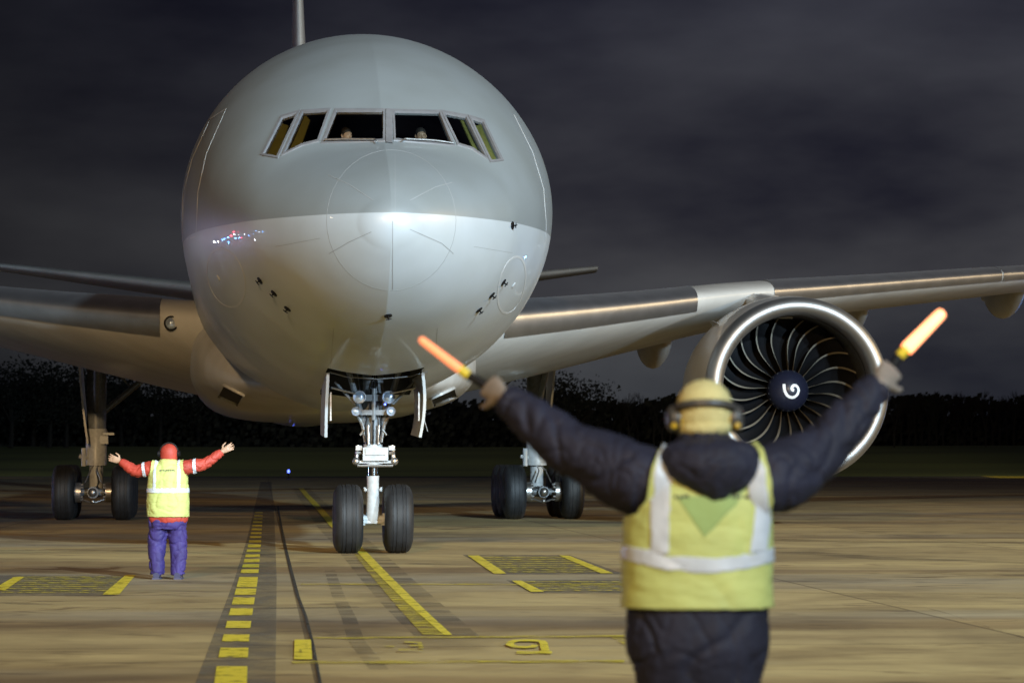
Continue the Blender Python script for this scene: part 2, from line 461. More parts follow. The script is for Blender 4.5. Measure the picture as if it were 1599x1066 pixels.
# thin painted lines and stand markings
sheet('stand_lines', [[(489, 995.5), (975, 992), (975, 995), (489, 998)], [(456, 1033), (975, 1031), (975, 1035), (456, 1037)],
                      [(952, 994), (976, 994), (976, 1008)], [(470, 911.5), (980, 911.5), (980, 913.5), (470, 913.5)]], M['yellow_worn'], 0.008)
sheet('stand_number_plate', [[(460, 1000), (485.5, 1000), (487.5, 1031), (459, 1031)]], M['yellow'], 0.012)


def strokes(pls, w):
    q = []
    for pl in pls:
        for (x0, y0), (x1, y1) in zip(pl[:-1], pl[1:]):
            a = gnd(x0, y0); b = gnd(x1, y1); d = (b - a)
            if d.length < 1e-4: continue
            d.normalize(); n = Vector((d.y, -d.x, 0)) * w / 2; a = a - d * w * 0.45; b = b + d * w * 0.45
            q.append([a - n, a + n, b + n, b - n])
    return q


sheetw('stand_number_digit', strokes([[(468, 1007), (478, 1007), (479, 1015), (469, 1016), (470, 1024), (480, 1024)]], 0.02), M['mark'], 0.016)
def brush(pts, tx, ty):
    """one brush stroke along photo points; tx / ty = thickness in photo pixels across and along the view"""
    n = len(pts); Ls = []; Rs = []
    for i in range(n):
        a, b = pts[max(0, i - 1)], pts[min(n - 1, i + 1)]; dx, dy = (b[0] - a[0]) / tx, (b[1] - a[1]) / ty; l = math.hypot(dx, dy) or 1
        ox, oy = dy / l * tx / 2, -dx / l * ty / 2; Ls.append((pts[i][0] + ox, pts[i][1] + oy)); Rs.append((pts[i][0] - ox, pts[i][1] - oy))
    return [[gnd(*Ls[i]), gnd(*Rs[i]), gnd(*Rs[i + 1]), gnd(*Ls[i + 1])] for i in range(n - 1)]


sheetw('painted_stand_number', brush([(807, 1020), (835, 1020.2), (862, 1020)], 12, 4), M['yellow'], 0.012)
sheetw('painted_stand_number', brush([(852, 1018), (850, 1011), (849, 1006), (846, 1003), (836, 1001.8), (820, 1001.5), (806, 1002), (797, 1005), (796, 1008.5), (804, 1011.5), (820, 1012.5), (832, 1011.5), (836, 1009)], 13, 3), M['yellow'], 0.015)
for i_, st in enumerate([[(600, 1010.5), (616, 1010.5)], [(632, 1004), (655, 1005), (658, 1014)], [(640, 1010.5), (652, 1010.5)], [(622, 1017.5), (661, 1018)]]):
    sheetw('faded_stand_number', brush(st, 8, 2.4), M['yellow_worn'], 0.012 + 0.003 * i_)
# joint, crack, tyre marks
sheetw('slab_joint', band([(503, 1082), (495, 1040), (487, 1000), (477, 962), (465, 930), (455, 892), (446, 855), (438, 815), (434, 790)], 0.018, 0.05), M['tarthin'], 0.006)
sheetw('slab_crack', band([(1310, 918), (1360, 926), (1420, 942), (1480, 958), (1530, 975), (1560, 985), (1610, 998)], 0.012, 0.035), M['mark'], 0.006)
mk = []
for pts, w_ in (([(515, 890), (528, 930), (545, 965), (556, 1000), (592, 1045)], 0.14), 
                ([(1205, 772), (1400, 774), (1640, 773)], 3.2), ([(1205, 843), (1400, 846), (1640, 847)], 1.1), ([(1240, 862), (1400, 873), (1640, 879)], 0.75),
                ([(650, 800), (800, 806), (1200, 812)], 1.2), ([(0, 858), (220, 860), (420, 866)], 0.5), ([(640, 880), (800, 884), (980, 881)], 0.3),
                ([(0, 940), (200, 952), (560, 948)], 0.3), ([(1205, 925), (1400, 928), (1599, 934)], 0.12), ([(640, 822), (700, 826), (770, 822)], 0.8)):
    sheetw('tyre_marks', band(pts, w_), M['mark'], 0.0048 + .0002 * len(mk)); mk.append(1)
sheet('far_yellow_line', [[(1530, 743), (1640, 744), (1640, 748), (1560, 746.5)]], M['yellow'], 0.012)

# ------------------------------------------------------------------ trees and lamps far behind
M['bark'] = mat('dark_bark', (0.011, 0.010, 0.009), 0.9, var=0.3, vscale=2)
M['leaf'] = mat('dark_foliage', (0.007, 0.009, 0.006), 0.8, var=0.4, vscale=0.6)


def bare_tree(seed, h):
    r = random.Random(seed); t = MB(); c = MB()

    def br(p, d, ln, rad, lvl, mb):
        q = p + d * ln; mid = p + d * ln * 0.5 + Vector((r.uniform(-1, 1), r.uniform(-1, 1), 0)) * ln * 0.06
        mb.tube([p, mid, q], [rad, rad * 0.85, rad * 0.6], n=4)
        if lvl == 0: return
        for k in range(3 if lvl > 1 else 4):
            nd = (d + Vector((r.uniform(-1, 1), r.uniform(-1, 1), r.uniform(-0.1, 0.7))) * 0.65).normalized()
            br(p + d * ln * r.uniform(0.55, 1.0), nd, ln * r.uniform(0.6, 0.85), rad * 0.55, lvl - 1, c)
    br(Vector((0, 0, 0)), Vector((r.uniform(-.05, .05), 0, 1)).normalized(), h * 0.32, h * 0.02, 4, t)
    return t, c


def leafy_tree(seed, h, wd):
    r = random.Random(seed); t = MB(); c = MB()
    t.tube([(0, 0, 0), (0.1, 0, h * 0.3), (0, 0.1, h * 0.7)], [h * .03, h * .022, h * .008], n=6)
    for k in range(6):
        a = r.uniform(0, 6.28); t.tube([(0, 0, h * .3), (math.cos(a) * wd * .5, math.sin(a) * wd * .5, h * r.uniform(.5, .8))], [h * .012, h * .004], n=4)
    cl = [(r.gauss(0, wd * .32), r.gauss(0, wd * .32), h * r.uniform(.3, .92), wd * r.uniform(.16, .34)) for _ in range(26)]
    for (x, y, z, s) in cl:
        for _ in range(60):
            v = Vector((r.gauss(0, 1), r.gauss(0, 1), r.gauss(0, .8))).normalized() * s * r.uniform(.4, 1.1)
            p = Vector((x, y, z)) + v; q = Vector((r.uniform(-1, 1), r.uniform(-1, 1), r.uniform(-1, 1))).normalized(); u = q.orthogonal().normalized(); e = r.uniform(.12, .3)
            o2 = q.cross(u)
            c.add([p - u * e, p + o2 * e * .6, p + u * e, p - o2 * e * .6], [(0, 1, 2, 3)])
    return t, c


protos = []
for s_ in range(3):
    t, c = bare_tree(11 + s_, 9.0); protos.append(('bare', t, c))
for s_ in range(3):
    t, c = leafy_tree(31 + s_, 10.0, 6.5); protos.append(('leafy', t, c))
pm = []
for k, t, c in protos:
    a = t.build('trunk', M['bark'], smooth=False); b = c.build('crown', M['leaf'] if k == 'leafy' else M['bark'], smooth=False)
    pm.append((k, a.data, b.data)); bpy.data.objects.remove(a); bpy.data.objects.remove(b)


def plant_tree(px, top, d, leafy, label, group):
    k = pm[(3 if leafy else 0) + rnd.randrange(3)]
    hgt = CH + (YH - top) * d / F - 2.6; s = hgt / (10.0 if leafy else 9.0) * (1.0 if leafy else 1.0)
    o = empty('leafy_tree' if leafy else 'bare_tree', ((px - 799.5) * d / F, d, 2.6), rnd.uniform(0, 6.28)); o.scale = (s, s, s)
    tag(o, label, 'tree', group)
    for nm, me in (('trunk', k[1]), ('crown', k[2])):
        c = bpy.data.objects.new(nm, me); COL.objects.link(c); c.parent = o


for px, top in ((-25, 556), (18, 568), (52, 563), (78, 557), (104, 569), (140, 560), (190, 572), (250, 570), (310, 575)):
    plant_tree(px, top, rnd.uniform(285, 305), True, 'dark leafy tree in the treeline under the left wing', 'leafy trees under the left wing')
plant_tree(902, 580, 288, True, 'round dark leafy tree taller than the scrub right of the nose', 'leafy trees behind the nose')
plant_tree(868, 584, 292, True, 'dark leafy tree half hidden by the right main landing gear', 'leafy trees behind the nose')
for px in range(930, 1100, 13):
    plant_tree(px, rnd.uniform(592, 606), rnd.uniform(286, 310), False, 'thin bare tree between the nose and the engine', 'bare trees between nose and engine')
for px in range(1385, 1650, 11):
    plant_tree(px, rnd.uniform(590, 604), rnd.uniform(286, 310), False, 'thin bare tree right of the engine', 'bare trees right of the engine')
wd = MB(); r_ = random.Random(5)
for i in range(22000):
    x = r_.uniform(-75, 75); y = r_.uniform(300, 322)
    hmax = 8.2 + 1.3 * noise.noise(Vector((x * 0.12, 0, 0))) + (1.3 if x < -42 else 0)
    z = hmax * (1 - r_.random() ** 1.6) * 1.0; z = max(0.2, z - 0.5 + r_.gauss(0, .35)); p = Vector((x, y, z)); e = r_.uniform(.2, .5)
    q = Vector((r_.uniform(-.6, .6), -1, r_.uniform(-.6, .6))).normalized(); u = q.orthogonal().normalized(); v = q.cross(u)
    wd.add([p - u * e, p + v * e * .7, p + u * e, p - v * e * .7], [(0, 1, 2, 3)])
for i in range(150):      # the wood's dense inside
    x0 = -75 + i; hh = 6.2 + 0.8 * noise.noise(Vector((x0 * 0.12, 0, 0))) + (2.0 if x0 < -42 else 0); wd.box((x0 + .5, 324 + r_.uniform(0, 1), hh / 2), (.6, 1.2, hh / 2))
tag(wd.build('wood', M['leaf'], smooth=False), 'dark mass of scrub and trees along the far edge of the grass', 'wood', kind='stuff')


def taxi_light(px, py, d, label):
    x = (px - 799.5) * d / F; z = CH - (py - YH) * d / F
    o = empty('taxiway_light', (x, d, 0)); tag(o, label, 'light')
    MB().lathe((0, 0, 0), (0, 0, 1), [(0, .16), (.03, .16), (.05, .05), (z - .08, .05)], 12).build('stem', M['black'], o)
    MB().lathe((0, 0, z - .08), (0, 0, 1), [(0, .07), (.1, .09), (.2, .07), (.24, .0)], 12).build('lamp', M['bluelight'], o)


taxi_light(451, 736, 205, 'small blue taxiway light low above the apron edge')

# ------------------------------------------------------------------ AIRLINER
TH = math.radians(5.74)
PL = empty('airliner', (-1.665, 38.84, 0), TH)
tag(PL, 'big twin engine airliner with grey upper and white lower nose, seen head on', 'airplane')
PM = Matrix.Translation((-1.665, 38.84, 0)) @ Matrix.Rotation(TH, 4, 'Z')
PMI = PM.inverted()


def towld(P):
    P = np.asarray(P, float); c, s = math.cos(TH), math.sin(TH)
    return np.stack([P[:, 0] * c - P[:, 1] * s - 1.665, P[:, 0] * s + P[:, 1] * c + 38.84, P[:, 2]], 1)


A_ = [0, .02, .1, .3, .6, 1.0, 1.5, 2.0, 2.8, 3.5, 4.5, 6, 8, 10.5, 48, 53, 58, 62.8]
T_ = np.sqrt(A_)
ZT = [4.77, 4.90, 5.06, 5.28, 5.50, 5.71, 5.92, 6.13, 6.70, 7.15, 7.65, 8.16, 8.56, 8.75, 8.75, 8.70, 8.45, 7.3]
ZB = [4.77, 4.63, 4.44, 4.20, 3.94, 3.70, 3.47, 3.30, 3.09, 2.94, 2.78, 2.62, 2.50, 2.46, 2.46, 3.0, 4.6, 6.5]
WD = [0.0, .17, .40, .71, 1.03, 1.36, 1.70, 1.98, 2.29, 2.51, 2.74, 2.93, 3.03, 3.055, 3.055, 2.65, 1.55, .25]
ZM = [4.77, 4.77, 4.77, 4.78, 4.80, 4.84, 4.90, 4.98, 5.08, 5.17, 5.28, 5.42, 5.52, 5.565, 5.565, 5.8, 6.5, 6.9]
st = [x * x for x in np.arange(.03, 1.2, .02)] + list(np.arange(1.45, 4.6, .025)) + list(np.arange(4.6, 10.5, .08)) + list(np.arange(10.5, 62.8, 1.1)) + [62.8]
st = np.array(st); t_ = np.sqrt(st); NPH = 640
zt = pchip(T_, ZT, t_); zb = pchip(T_, ZB, t_); wdt = pchip(T_, WD, t_); zm = pchip(T_, ZM, t_)
ph = np.arange(NPH) * 2 * math.pi / NPH
cs, sn = np.cos(ph), np.sin(ph)
X = wdt[:, None] * cs[None, :]
Z = np.where(sn[None, :] > 0, zm[:, None] + (zt - zm)[:, None] * sn[None, :], zm[:, None] + (zm - zb)[:, None] * sn[None, :])
Y = np.repeat(st[:, None], NPH, 1)
# crease added along the nose centreline to sharpen the warm and cool split
P3 = np.stack([X, Y, Z], 2)
du = np.gradient(P3, axis=0); dv = np.roll(P3, -1, 1) - np.roll(P3, 1, 1)
NR = np.cross(dv, du); NR /= np.linalg.norm(NR, axis=2, keepdims=True) + 1e-9
if NR[60, NPH // 4, 2] < 0: NR = -NR
fade = np.clip((6.5 - Y) / 4.0, 0, 1) * np.clip(Y / .15, 0, 1)
off = -0.14 * .40 * (1 - np.exp(-np.abs(X) / .40)) * fade
P3 = P3 + NR * off[:, :, None]
V = P3.reshape(-1, 3)
V = np.vstack([V, [[0, 0, 4.77]], [[0, 62.9, 6.9]]])
NRf = np.vstack([NR.reshape(-1, 3), [[0, -1, 0]], [[0, 1, 0]]])
ns = len(st); i_ = np.arange(ns - 1)[:, None] * NPH; k_ = np.arange(NPH)[None, :]; k2 = (k_ + 1) % NPH
Q = np.stack([i_ + k_, i_ + NPH + k_, i_ + NPH + k2, i_ + k2], 2).reshape(-1, 4)
W3 = towld(V)
BV = BVHTree.FromPolygons([tuple(p) for p in W3], [tuple(int(j) for j in q) for q in Q] + [(ns * NPH, k, (k + 1) % NPH) for k in range(NPH)])


def hit(px, py, bv=None):
    r = ray(px, py).normalized(); h = (bv or BV).ray_cast(Vector((0, 0, CH)), r)
    if h[0] is None:
        return None
    n = h[1]
    if n.dot(r) > 0: n = -n
    return PMI @ h[0], (PMI.to_3x3() @ n).normalized()


def offset_poly(poly, d):
    """d > 0 grows"""
    n = len(poly); ar = sum(poly[i][0] * poly[(i + 1) % n][1] - poly[(i + 1) % n][0] * poly[i][1] for i in range(n))
    sg = 1 if ar > 0 else -1; out = []
    for i in range(n):
        p0, p1, p2 = poly[i - 1], poly[i], poly[(i + 1) % n]
        def nrm(a, b):
            l = math.hypot(b[0] - a[0], b[1] - a[1]); return ((b[1] - a[1]) / l * sg, -(b[0] - a[0]) / l * sg)
        n1, n2 = nrm(p0, p1), nrm(p1, p2); bx, by = n1[0] + n2[0], n1[1] + n2[1]; k = d / max(.35, (bx * n1[0] + by * n1[1])) 
        out.append((p1[0] + bx * k, p1[1] + by * k))
    return out


WINS = [[(440, 183.8), (464.5, 176), (432.5, 244.5), (411, 240.5)],
        [(472.5, 175), (512.5, 172.5), (496, 219), (472, 225), (443.5, 239.5)],
        [(525, 173), (598.5, 173), (598.5, 218.5), (506, 221)],
        [(615.5, 174), (686, 175.5), (706, 225), (617.5, 217.5)],
        [(692.5, 176), (727.5, 182.5), (758.5, 246), (737.5, 231), (716, 224.5)],
        [(735, 184), (754, 190), (782, 249), (767, 251)]]
FC = V[Q].mean(1); PX = project(towld(FC)); NF = NRf[Q].mean(1)
front = FC[:, 1] < 5.2
holes = np.zeros(len(Q), bool); winfaces = []
for wn in WINS:
    m = inpoly(PX, offset_poly(wn, .3)) & front & (FC[:, 2] > 5.5); winfaces.append(m); holes |= m
bay = (np.abs(FC[:, 0] - 0.02) < .74) & (FC[:, 1] > 4.55) & (FC[:, 1] < 7.9) & (FC[:, 2] < 4)
keep = ~(holes | bay)


def arrmesh(name, V, faces, mats, parent, extra=()):
    used, inv = np.unique(faces.ravel(), return_inverse=True)
    f = inv.reshape(faces.shape)
    me = bpy.data.meshes.new(name); me.from_pydata([tuple(p) for p in V[used]], [], [tuple(int(j) for j in q) for q in f])
    me.materials.append(mats); me.update()
    return link(name, me, parent, True, None)


fus = arrmesh('fuselage', V, Q[keep], M['skinpaint'], PL)
# nose cap fan and tail cap
MB().add([tuple(V[k]) for k in range(NPH)] + [tuple(V[ns * NPH])], [(NPH, k, (k + 1) % NPH) for k in range(NPH)]).build('nose_tip', M['skinpaint'], fus)


def ribbon(name, pts, width, m, parent, off=.004, bv=None, closed=False, dense=6, sink=.006):
    """flat strip lying on the skin through photo points, width in metres"""
    P = []
    pp = pts + [pts[0]] if closed else pts
    for a, b in zip(pp[:-1], pp[1:]):
        k = max(1, int(math.hypot(b[0] - a[0], b[1] - a[1]) / dense))
        for i in range(k): P.append((a[0] + (b[0] - a[0]) * i / k, a[1] + (b[1] - a[1]) * i / k))
    if not closed: P.append(pp[-1])
    H = [h for h in (hit(x, y, bv) for x, y in P) if h]
    if len(H) < 2: return None
    vs = []; n = len(H)
    for i in range(n):
        a = H[(i - 1) % n if closed else max(i - 1, 0)][0]; b = H[(i + 1) % n if closed else min(i + 1, n - 1)][0]
        d = (b - a).normalized(); p, nn = H[i]; s = d.cross(nn).normalized() * width / 2
        vs += [p - s * 1.02 - nn * sink, p - s + nn * off, p + s + nn * off, p + s * 1.02 - nn * sink]
    fs = []
    for i in range(n if closed else n - 1):
        j = (i + 1) % n
        for k in range(3): fs.append((4 * i + k, 4 * i + k + 1, 4 * j + k + 1, 4 * j + k))
    return MB().add(vs, fs).build(name, m, parent)


def densify(poly, step):
    o = []
    for a, b in zip(poly, poly[1:] + poly[:1]):
        k = max(1, int(math.hypot(b[0] - a[0], b[1] - a[1]) / step))
        o += [(a[0] + (b[0] - a[0]) * i / k, a[1] + (b[1] - a[1]) * i / k) for i in range(k)]
    return o


for wi, wn in enumerate(WINS):
    ppn = arrmesh('cockpit_window', V - NRf * 0.02, Q[winfaces[wi]], M['glass'], PL)
    n = len(wn); rows = [offset_poly(wn, g) for g in (3.4, 2.7, -0.4, -1.2)]; heights = (-.012, .014, .014, -.05)
    ring = []
    for e in range(n):
        k = max(1, int(math.hypot(wn[(e + 1) % n][0] - wn[e][0], wn[(e + 1) % n][1] - wn[e][1]) / 5))
        for i in range(k):
            col = []
            for rw, hh in zip(rows, heights):
                a, b = rw[e], rw[(e + 1) % n]; h = hit(a[0] + (b[0] - a[0]) * i / k, a[1] + (b[1] - a[1]) * i / k)
                col.append(h[0] + h[1] * hh)
            ring.append(col)
    m = len(ring); vs = [p for c in ring for p in c]
    fs = [(4 * i + k, 4 * i + k + 1, 4 * ((i + 1) % m) + k + 1, 4 * ((i + 1) % m) + k) for i in range(m) for k in range(3)]
    MB().add(vs, fs).build('window_frame', M['frame'], ppn)
ribbon('centre_post', [(607.6, 171), (607.6, 224)], .10, M['frame'], PL, off=.016)
# wipers
for pl in ([(508, 222.5), (540, 222.0), (586, 222.5), (589, 226)], [(627, 224), (632, 221.5), (676, 223.5), (706, 227.5)]):
    H = [hit(*p) for p in densify(pl, 6)[:-1][:int(200)]]
    H = [hit(*p) for p in pl]
    MB().tube([h[0] + h[1] * .05 for h in H], .014, 6).build('wiper', M['steel'], PL)


def inside(px, py, depth):
    r = ray(px, py).normalized(); h = hit(px, py); p = PM @ h[0] + r * depth
    return PMI @ p


# sunshades behind the side windows, set 12-25 cm inside
for poly, dp in (([(431, 190), (450, 196), (432, 250), (404, 246)], .10), ([(470, 172), (484, 188), (466, 238), (436, 250)], .14),
                 ([(716, 180), (733, 182), (768, 254), (745, 245)], .14), ([(742, 196), (762, 192), (790, 256), (762, 258)], .10)):
    q = [inside(x, y, dp) for x, y in poly]; c = sum(q, Vector()) / 4; inn = (Vector((0, 5.0, 5.6)) - c).normalized() * .02
    MB().add(q + [p + inn for p in q], [(0, 1, 2, 3), (4, 7, 6, 5), (0, 4, 5, 1), (1, 5, 6, 2), (2, 6, 7, 3), (3, 7, 4, 0)]).build('sunshade', M['shade'], PL)
# flight deck
MB().box((0, 4.4, 4.86), (1.7, 1.5, .04)).build('flight_deck_floor', M['cockpit'], PL, smooth=False)
MB().box((0, 5.3, 5.9), (1.6, .04, .75)).build('flight_deck_wall', M['cockpit'], PL, smooth=False)
MB().add([(-1.25, 3.0, 6.08), (1.25, 3.0, 6.08), (1.4, 3.35, 6.12), (-1.4, 3.35, 6.12), (-1.25, 3.0, 5.5), (1.25, 3.0, 5.5), (1.4, 3.35, 5.5), (-1.4, 3.35, 5.5)],
         [(0, 1, 2, 3), (7, 6, 5, 4), (0, 4, 5, 1), (3, 2, 6, 7), (0, 3, 7, 4), (1, 5, 6, 2)]).build('glareshield', M['cockpit'], PL, smooth=False)

# radome seam, lightning strips, skin joints
ell = lambda cx, cy, rx, ry, n=40, rot=0: [(cx + rx * math.cos(t) * math.cos(rot) - ry * math.sin(t) * math.sin(rot), cy + rx * math.cos(t) * math.sin(rot) + ry * math.sin(t) * math.cos(rot)) for t in [2 * math.pi * k / n for k in range(n)]]
ribbon('radome_seam', ell(611, 344, 101, 110), .009, M['line'], PL, closed=True, off=.002)
ribbon('lightning_strip', [(613, 345), (613, 452)], .012, M['line'], PL, off=.004)
for pl in ([(512, 273), (545, 288), (583, 313)], [(640, 313), (680, 292), (706, 285)], [(514, 396), (545, 378), (580, 362)], [(708, 396), (690, 380), (640, 358)]):
    ribbon('lightning_strip', pl, .010, M['line'], PL, off=.004)
for pl in ([(430, 385), (500, 372)], [(740, 385), (800, 395)], [(521, 512), (516, 575)], [(683, 512), (680, 560)], [(617, 240), (617, 330)]):
    ribbon('skin_joint', pl, .006, M['line'], PL, off=.002)
# service hatch rings low on both sides
for cx, cy, rx, ry, rot in ((353, 434, 28, 47, -.28), (799, 445, 20, 45, .22)):
    o_ = ribbon('hatch_ring', ell(cx, cy, rx, ry, 40, rot), .035, M['seam_light'], PL, closed=True, off=.004)
    h = hit(cx - 12 if cx < 500 else cx + 3, cy); MB().lathe(h[0] - h[1] * .005, h[1], [(0, .05), (.015, .05), (.02, .03), (.02, 0)], 16).build('hatch_latch', M['seam_light'], PL)
# forward doors
ribbon('door_outline', [(353, 170), (328, 186), (300, 248), (286, 302), (285, 376), (306, 369), (309, 300), (322, 240), (353, 170)], .022, M['seam_light'], PL, closed=False)
ribbon('door_outline', [(803, 180), (832, 238), (849, 295), (853, 349), (852, 382)], .03, M['seam_light'], PL)
# probes and vanes
for px, py, s in ((406, 438, -1), (428, 458, -1), (449, 482, -1), (800, 352, 1), (786, 441, 1), (768, 461, 1), (748, 484, 1), (606, 493, 1)):
    h = hit(px, py); p, n = h; fwd = Vector((0, -1, 0)); t = MB()
    t.tube([p - n * .01, p + n * .06], [(.025, .014), (.022, .010)], 8, ref=(0, 1, 0)); q = p + n * .055
    t.tube([q - fwd * .05, q + fwd * .09 + n * .01], [.011, .008], 8); t.lathe(p, n, [(0, .06), (.008, .06), (.012, .04), (.012, 0)], 14)
    sd = fwd.cross(n).normalized(); t.tube([q - sd * .04, q + sd * .04], [.008, .008], 6)
    t.build('probe', M['black'], PL)

# nose gear bay
x0, x1, b0, b1 = -.72, .76, 4.5, 7.95
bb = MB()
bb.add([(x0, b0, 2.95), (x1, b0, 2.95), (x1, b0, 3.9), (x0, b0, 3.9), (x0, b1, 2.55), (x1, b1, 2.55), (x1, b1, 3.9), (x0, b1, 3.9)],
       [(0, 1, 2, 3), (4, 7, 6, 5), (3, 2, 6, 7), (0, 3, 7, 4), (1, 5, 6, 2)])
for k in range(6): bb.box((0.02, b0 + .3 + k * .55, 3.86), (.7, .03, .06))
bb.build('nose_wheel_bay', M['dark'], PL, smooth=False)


def skin_plate(pts, th, name, m, parent):
    """pts = list of rows"""
    r, c = len(pts), len(pts[0]); vs = [Vector(p) for rw in pts for p in rw]; vs2 = [v + Vector(th) for v in vs]
    f = [(i * c + j, i * c + j + 1, (i + 1) * c + j + 1, (i + 1) * c + j) for i in range(r - 1) for j in range(c - 1)]
    n = r * c; f2 = [tuple(reversed([k + n for k in q])) for q in f]
    rim = [i for i in range(c)] + [i * c + c - 1 for i in range(1, r)] + [(r - 1) * c + j for j in range(c - 2, -1, -1)] + [i * c for i in range(r - 2, 0, -1)]
    f3 = [(rim[i], rim[i] + n, rim[(i + 1) % len(rim)] + n, rim[(i + 1) % len(rim)]) for i in range(len(rim))]
    return MB().add(vs + vs2, f + f2 + f3).build(name, m, parent)


for s, xx in ((-1, -.68), (1, .74)):
    rows = []
    for i in range(9):
        v = i / 8; z = 2.82 - .95 * v; rows.append([(xx + s * ((.015 if s < 0 else .05) * math.sin(v * 2.6) + (.02 if s < 0 else -.06) * v * v), 4.75 + .10 * v + (2.2 - .25 * v) * j / 8, z - .04 * j / 8 + (.12 * max(0, v - .6)) * (j - 4) / 4) for j in range(9)])
    d = skin_plate(rows, (s * .045, 0, 0), 'nose_gear_door', M['skinpaint'] if s < 0 else M['nacelle'], PL)
    MB().tube([(xx - s * .05, 5.3, 2.6), (0.02 + s * .2, 5.6, 2.5)], .018, 8).build('door_link', M['steel'], d)
    MB().box((xx - s * .025, 4.95, 2.3), (.012, .03, .22)).build('door_stiffener', M['steel'], d)
# bay lip
ribbon('bay_lip', [(514, 581), (540, 588), (590, 592), (640, 588), (668, 580)], .05, M['seam'], PL)
# little drain mast / aft door seen right of the bay
MB().tube([(.98, 8.4, 2.62), (1.02, 8.45, 2.2), (1.10, 8.5, 1.95)], [(.01, .05), (.012, .05), (.008, .02)], 8).build('drain_mast', M['seam_light'], PL)


def wheel(parent, x, y, r, wth, name='wheel', inner=1, brake=False):
    W = empty(name, (x, y, r), 0, parent)
    h = wth / 2; prof = []
    # tread with grooves, rounded shoulders, sidewall, bead
    half = [(0, r), (.06 * h, r)]
    for g in (.18, .42):
        half += [(g * h - .02 * h, r - .002 * g), (g * h, r - .012), (g * h + .05 * h, r - .012), (g * h + .07 * h, r - .004)]
    half += [(.62 * h, r - .012), (.80 * h, r - .04 * r / .55), (.93 * h, r - .10 * r / .55), (h, r * .72), (.97 * h, r * .60), (.86 * h, r * .50), (.80 * h, r * .46)]
    prof = [(-a, b) for a, b in reversed(half)] + half[1:]
    MB().lathe((0, 0, 0), (1, 0, 0), prof, 56).build('tyre', M['tyre'], W)
    rp = [(-.80 * h, r * .47), (-.70 * h, r * .42), (-.45 * h, r * .30), (-.5 * h, r * .12), (-.62 * h, r * .10), (-.62 * h, 0)]
    rm = MB().lathe((0, 0, 0), (1, 0, 0), rp, 28).lathe((0, 0, 0), (1, 0, 0), [(-a, b) for a, b in rp], 28).lathe((0, 0, 0), (1, 0, 0), [(-.8 * h, r * .455), (.8 * h, r * .455)], 28)
    for k in range(9):
        a = 2 * math.pi * k / 9
        for s in (-1, 1): rm.lathe((s * .55 * h, .24 * r * math.cos(a), .24 * r * math.sin(a)), (s, 0, 0), [(0, .03 * r / .5), (.05, .025 * r / .5), (.05, 0)], 6)
    rm.build('rim', M['geargrey'], W)
    return W


# nose gear
NG = empty('nose_landing_gear', (0.03, 5.89, 0), 0, PL)
gx = 0.02
for s in (-1, 1): wheel(NG, gx + s * .395, 0, .545, .46)
g = MB()
g.tube([(gx - .20, 0, .545), (gx + .20, 0, .545)], .055, 14)
g.tube([(gx, 0, .47), (gx, 0, .60), (gx, 0, 1.12), (gx, 0, 1.22)], [.085, .11, .095, .10], 20)
g.tube([(gx - .165, -.02, .50), (gx - .165, -.02, .44)], .045, 10).tube([(gx + .165, -.02, .50), (gx + .165, -.02, .44)], .045, 10)
g.tube([(gx - .17, -.05, .49), (gx + .17, -.05, .49)], .03, 10)
for s in (-1, 1):
    g.tube([(gx + s * .125, -.02, .97), (gx + s * .13, -.02, 1.04)], .02, 8); g.ball((gx + s * .12, -.06, 1.0), .028, 8)
    g.box((gx + s * .17, -.04, .56), (.02, .05, .07))
g.build('lower_leg', M['gear'], NG)
MB().tube([(gx, 0, 1.20), (gx, 0, 1.45)], .078, 20).build('piston', M['chrome'], NG)
g = MB().box((gx + .03, -.14, 1.565), (.20, .08, .105)).box((gx + .03, -.10, 1.44), (.27, .05, .02)).box((gx + .03, -.235, 1.60), (.16, .012, .05))
g.tube([(gx, 0, 1.40), (gx, 0, 1.72)], .15, 20)
g.build('steering_box', M['gear'], NG, sharp=30)
g = MB()
for s in (-1, 1):
    g.ball((gx + .03 + s * .30, -.12, 1.45), .065, 14)
    g.tube([(gx + .03 + s * .29, -.10, 1.50), (gx + .03 + s * .27, -.06, 1.70)], .035, 10)
    g.box((gx + .03 + s * .26, -.12, 1.66), (.05, .04, .035)); g.tube([(gx + .03 + s * .22, -.10, 1.58), (gx + .03 + s * .31, -.12, 1.58)], .028, 8)
    g.tube([(gx + s * .08, -.15, 1.72), (gx + s * .085, -.15, 2.02)], .035, 12)
    g.tube([(gx + s * .13, -.10, 1.75), (gx + s * .17, -.10, 2.02), (gx + s * .30, -.05, 2.30)], [.02, .03, .03], 8)
    g.tube([(gx + s * .14, -.12, 1.95), (gx + s * .21, -.12, 1.86)], .02, 8)
g.tube([(gx - .25, -.13, 1.38), (gx + .31, -.13, 1.38)], .022, 8)
g.build('steering_actuators', M['steel'], NG)
g = MB().tube([(gx, 0, 1.70), (gx, 0, 2.1), (gx, .1, 3.6)], [.13, .15, .18], 20)
for s in (-1, 1):
    g.tube([(gx + s * .13, -.05, 2.0), (gx + s * .5, -.3, 3.2)], .045, 10); g.tube([(gx + s * .08, .1, 1.9), (gx + s * .2, 1.2, 3.3)], .05, 10)
    g.tube([(gx + s * .30, -.25, 2.35), (gx + s * .62, -.35, 2.7)], .022, 8)
g.box((gx, -.22, 2.45), (.28, .03, .05)).box((gx, -.22, 2.22), (.26, .03, .04)).tube([(gx, -.22, 2.1), (gx, -.22, 2.6)], .04, 10)
g.build('upper_leg', M['geargrey'], NG)
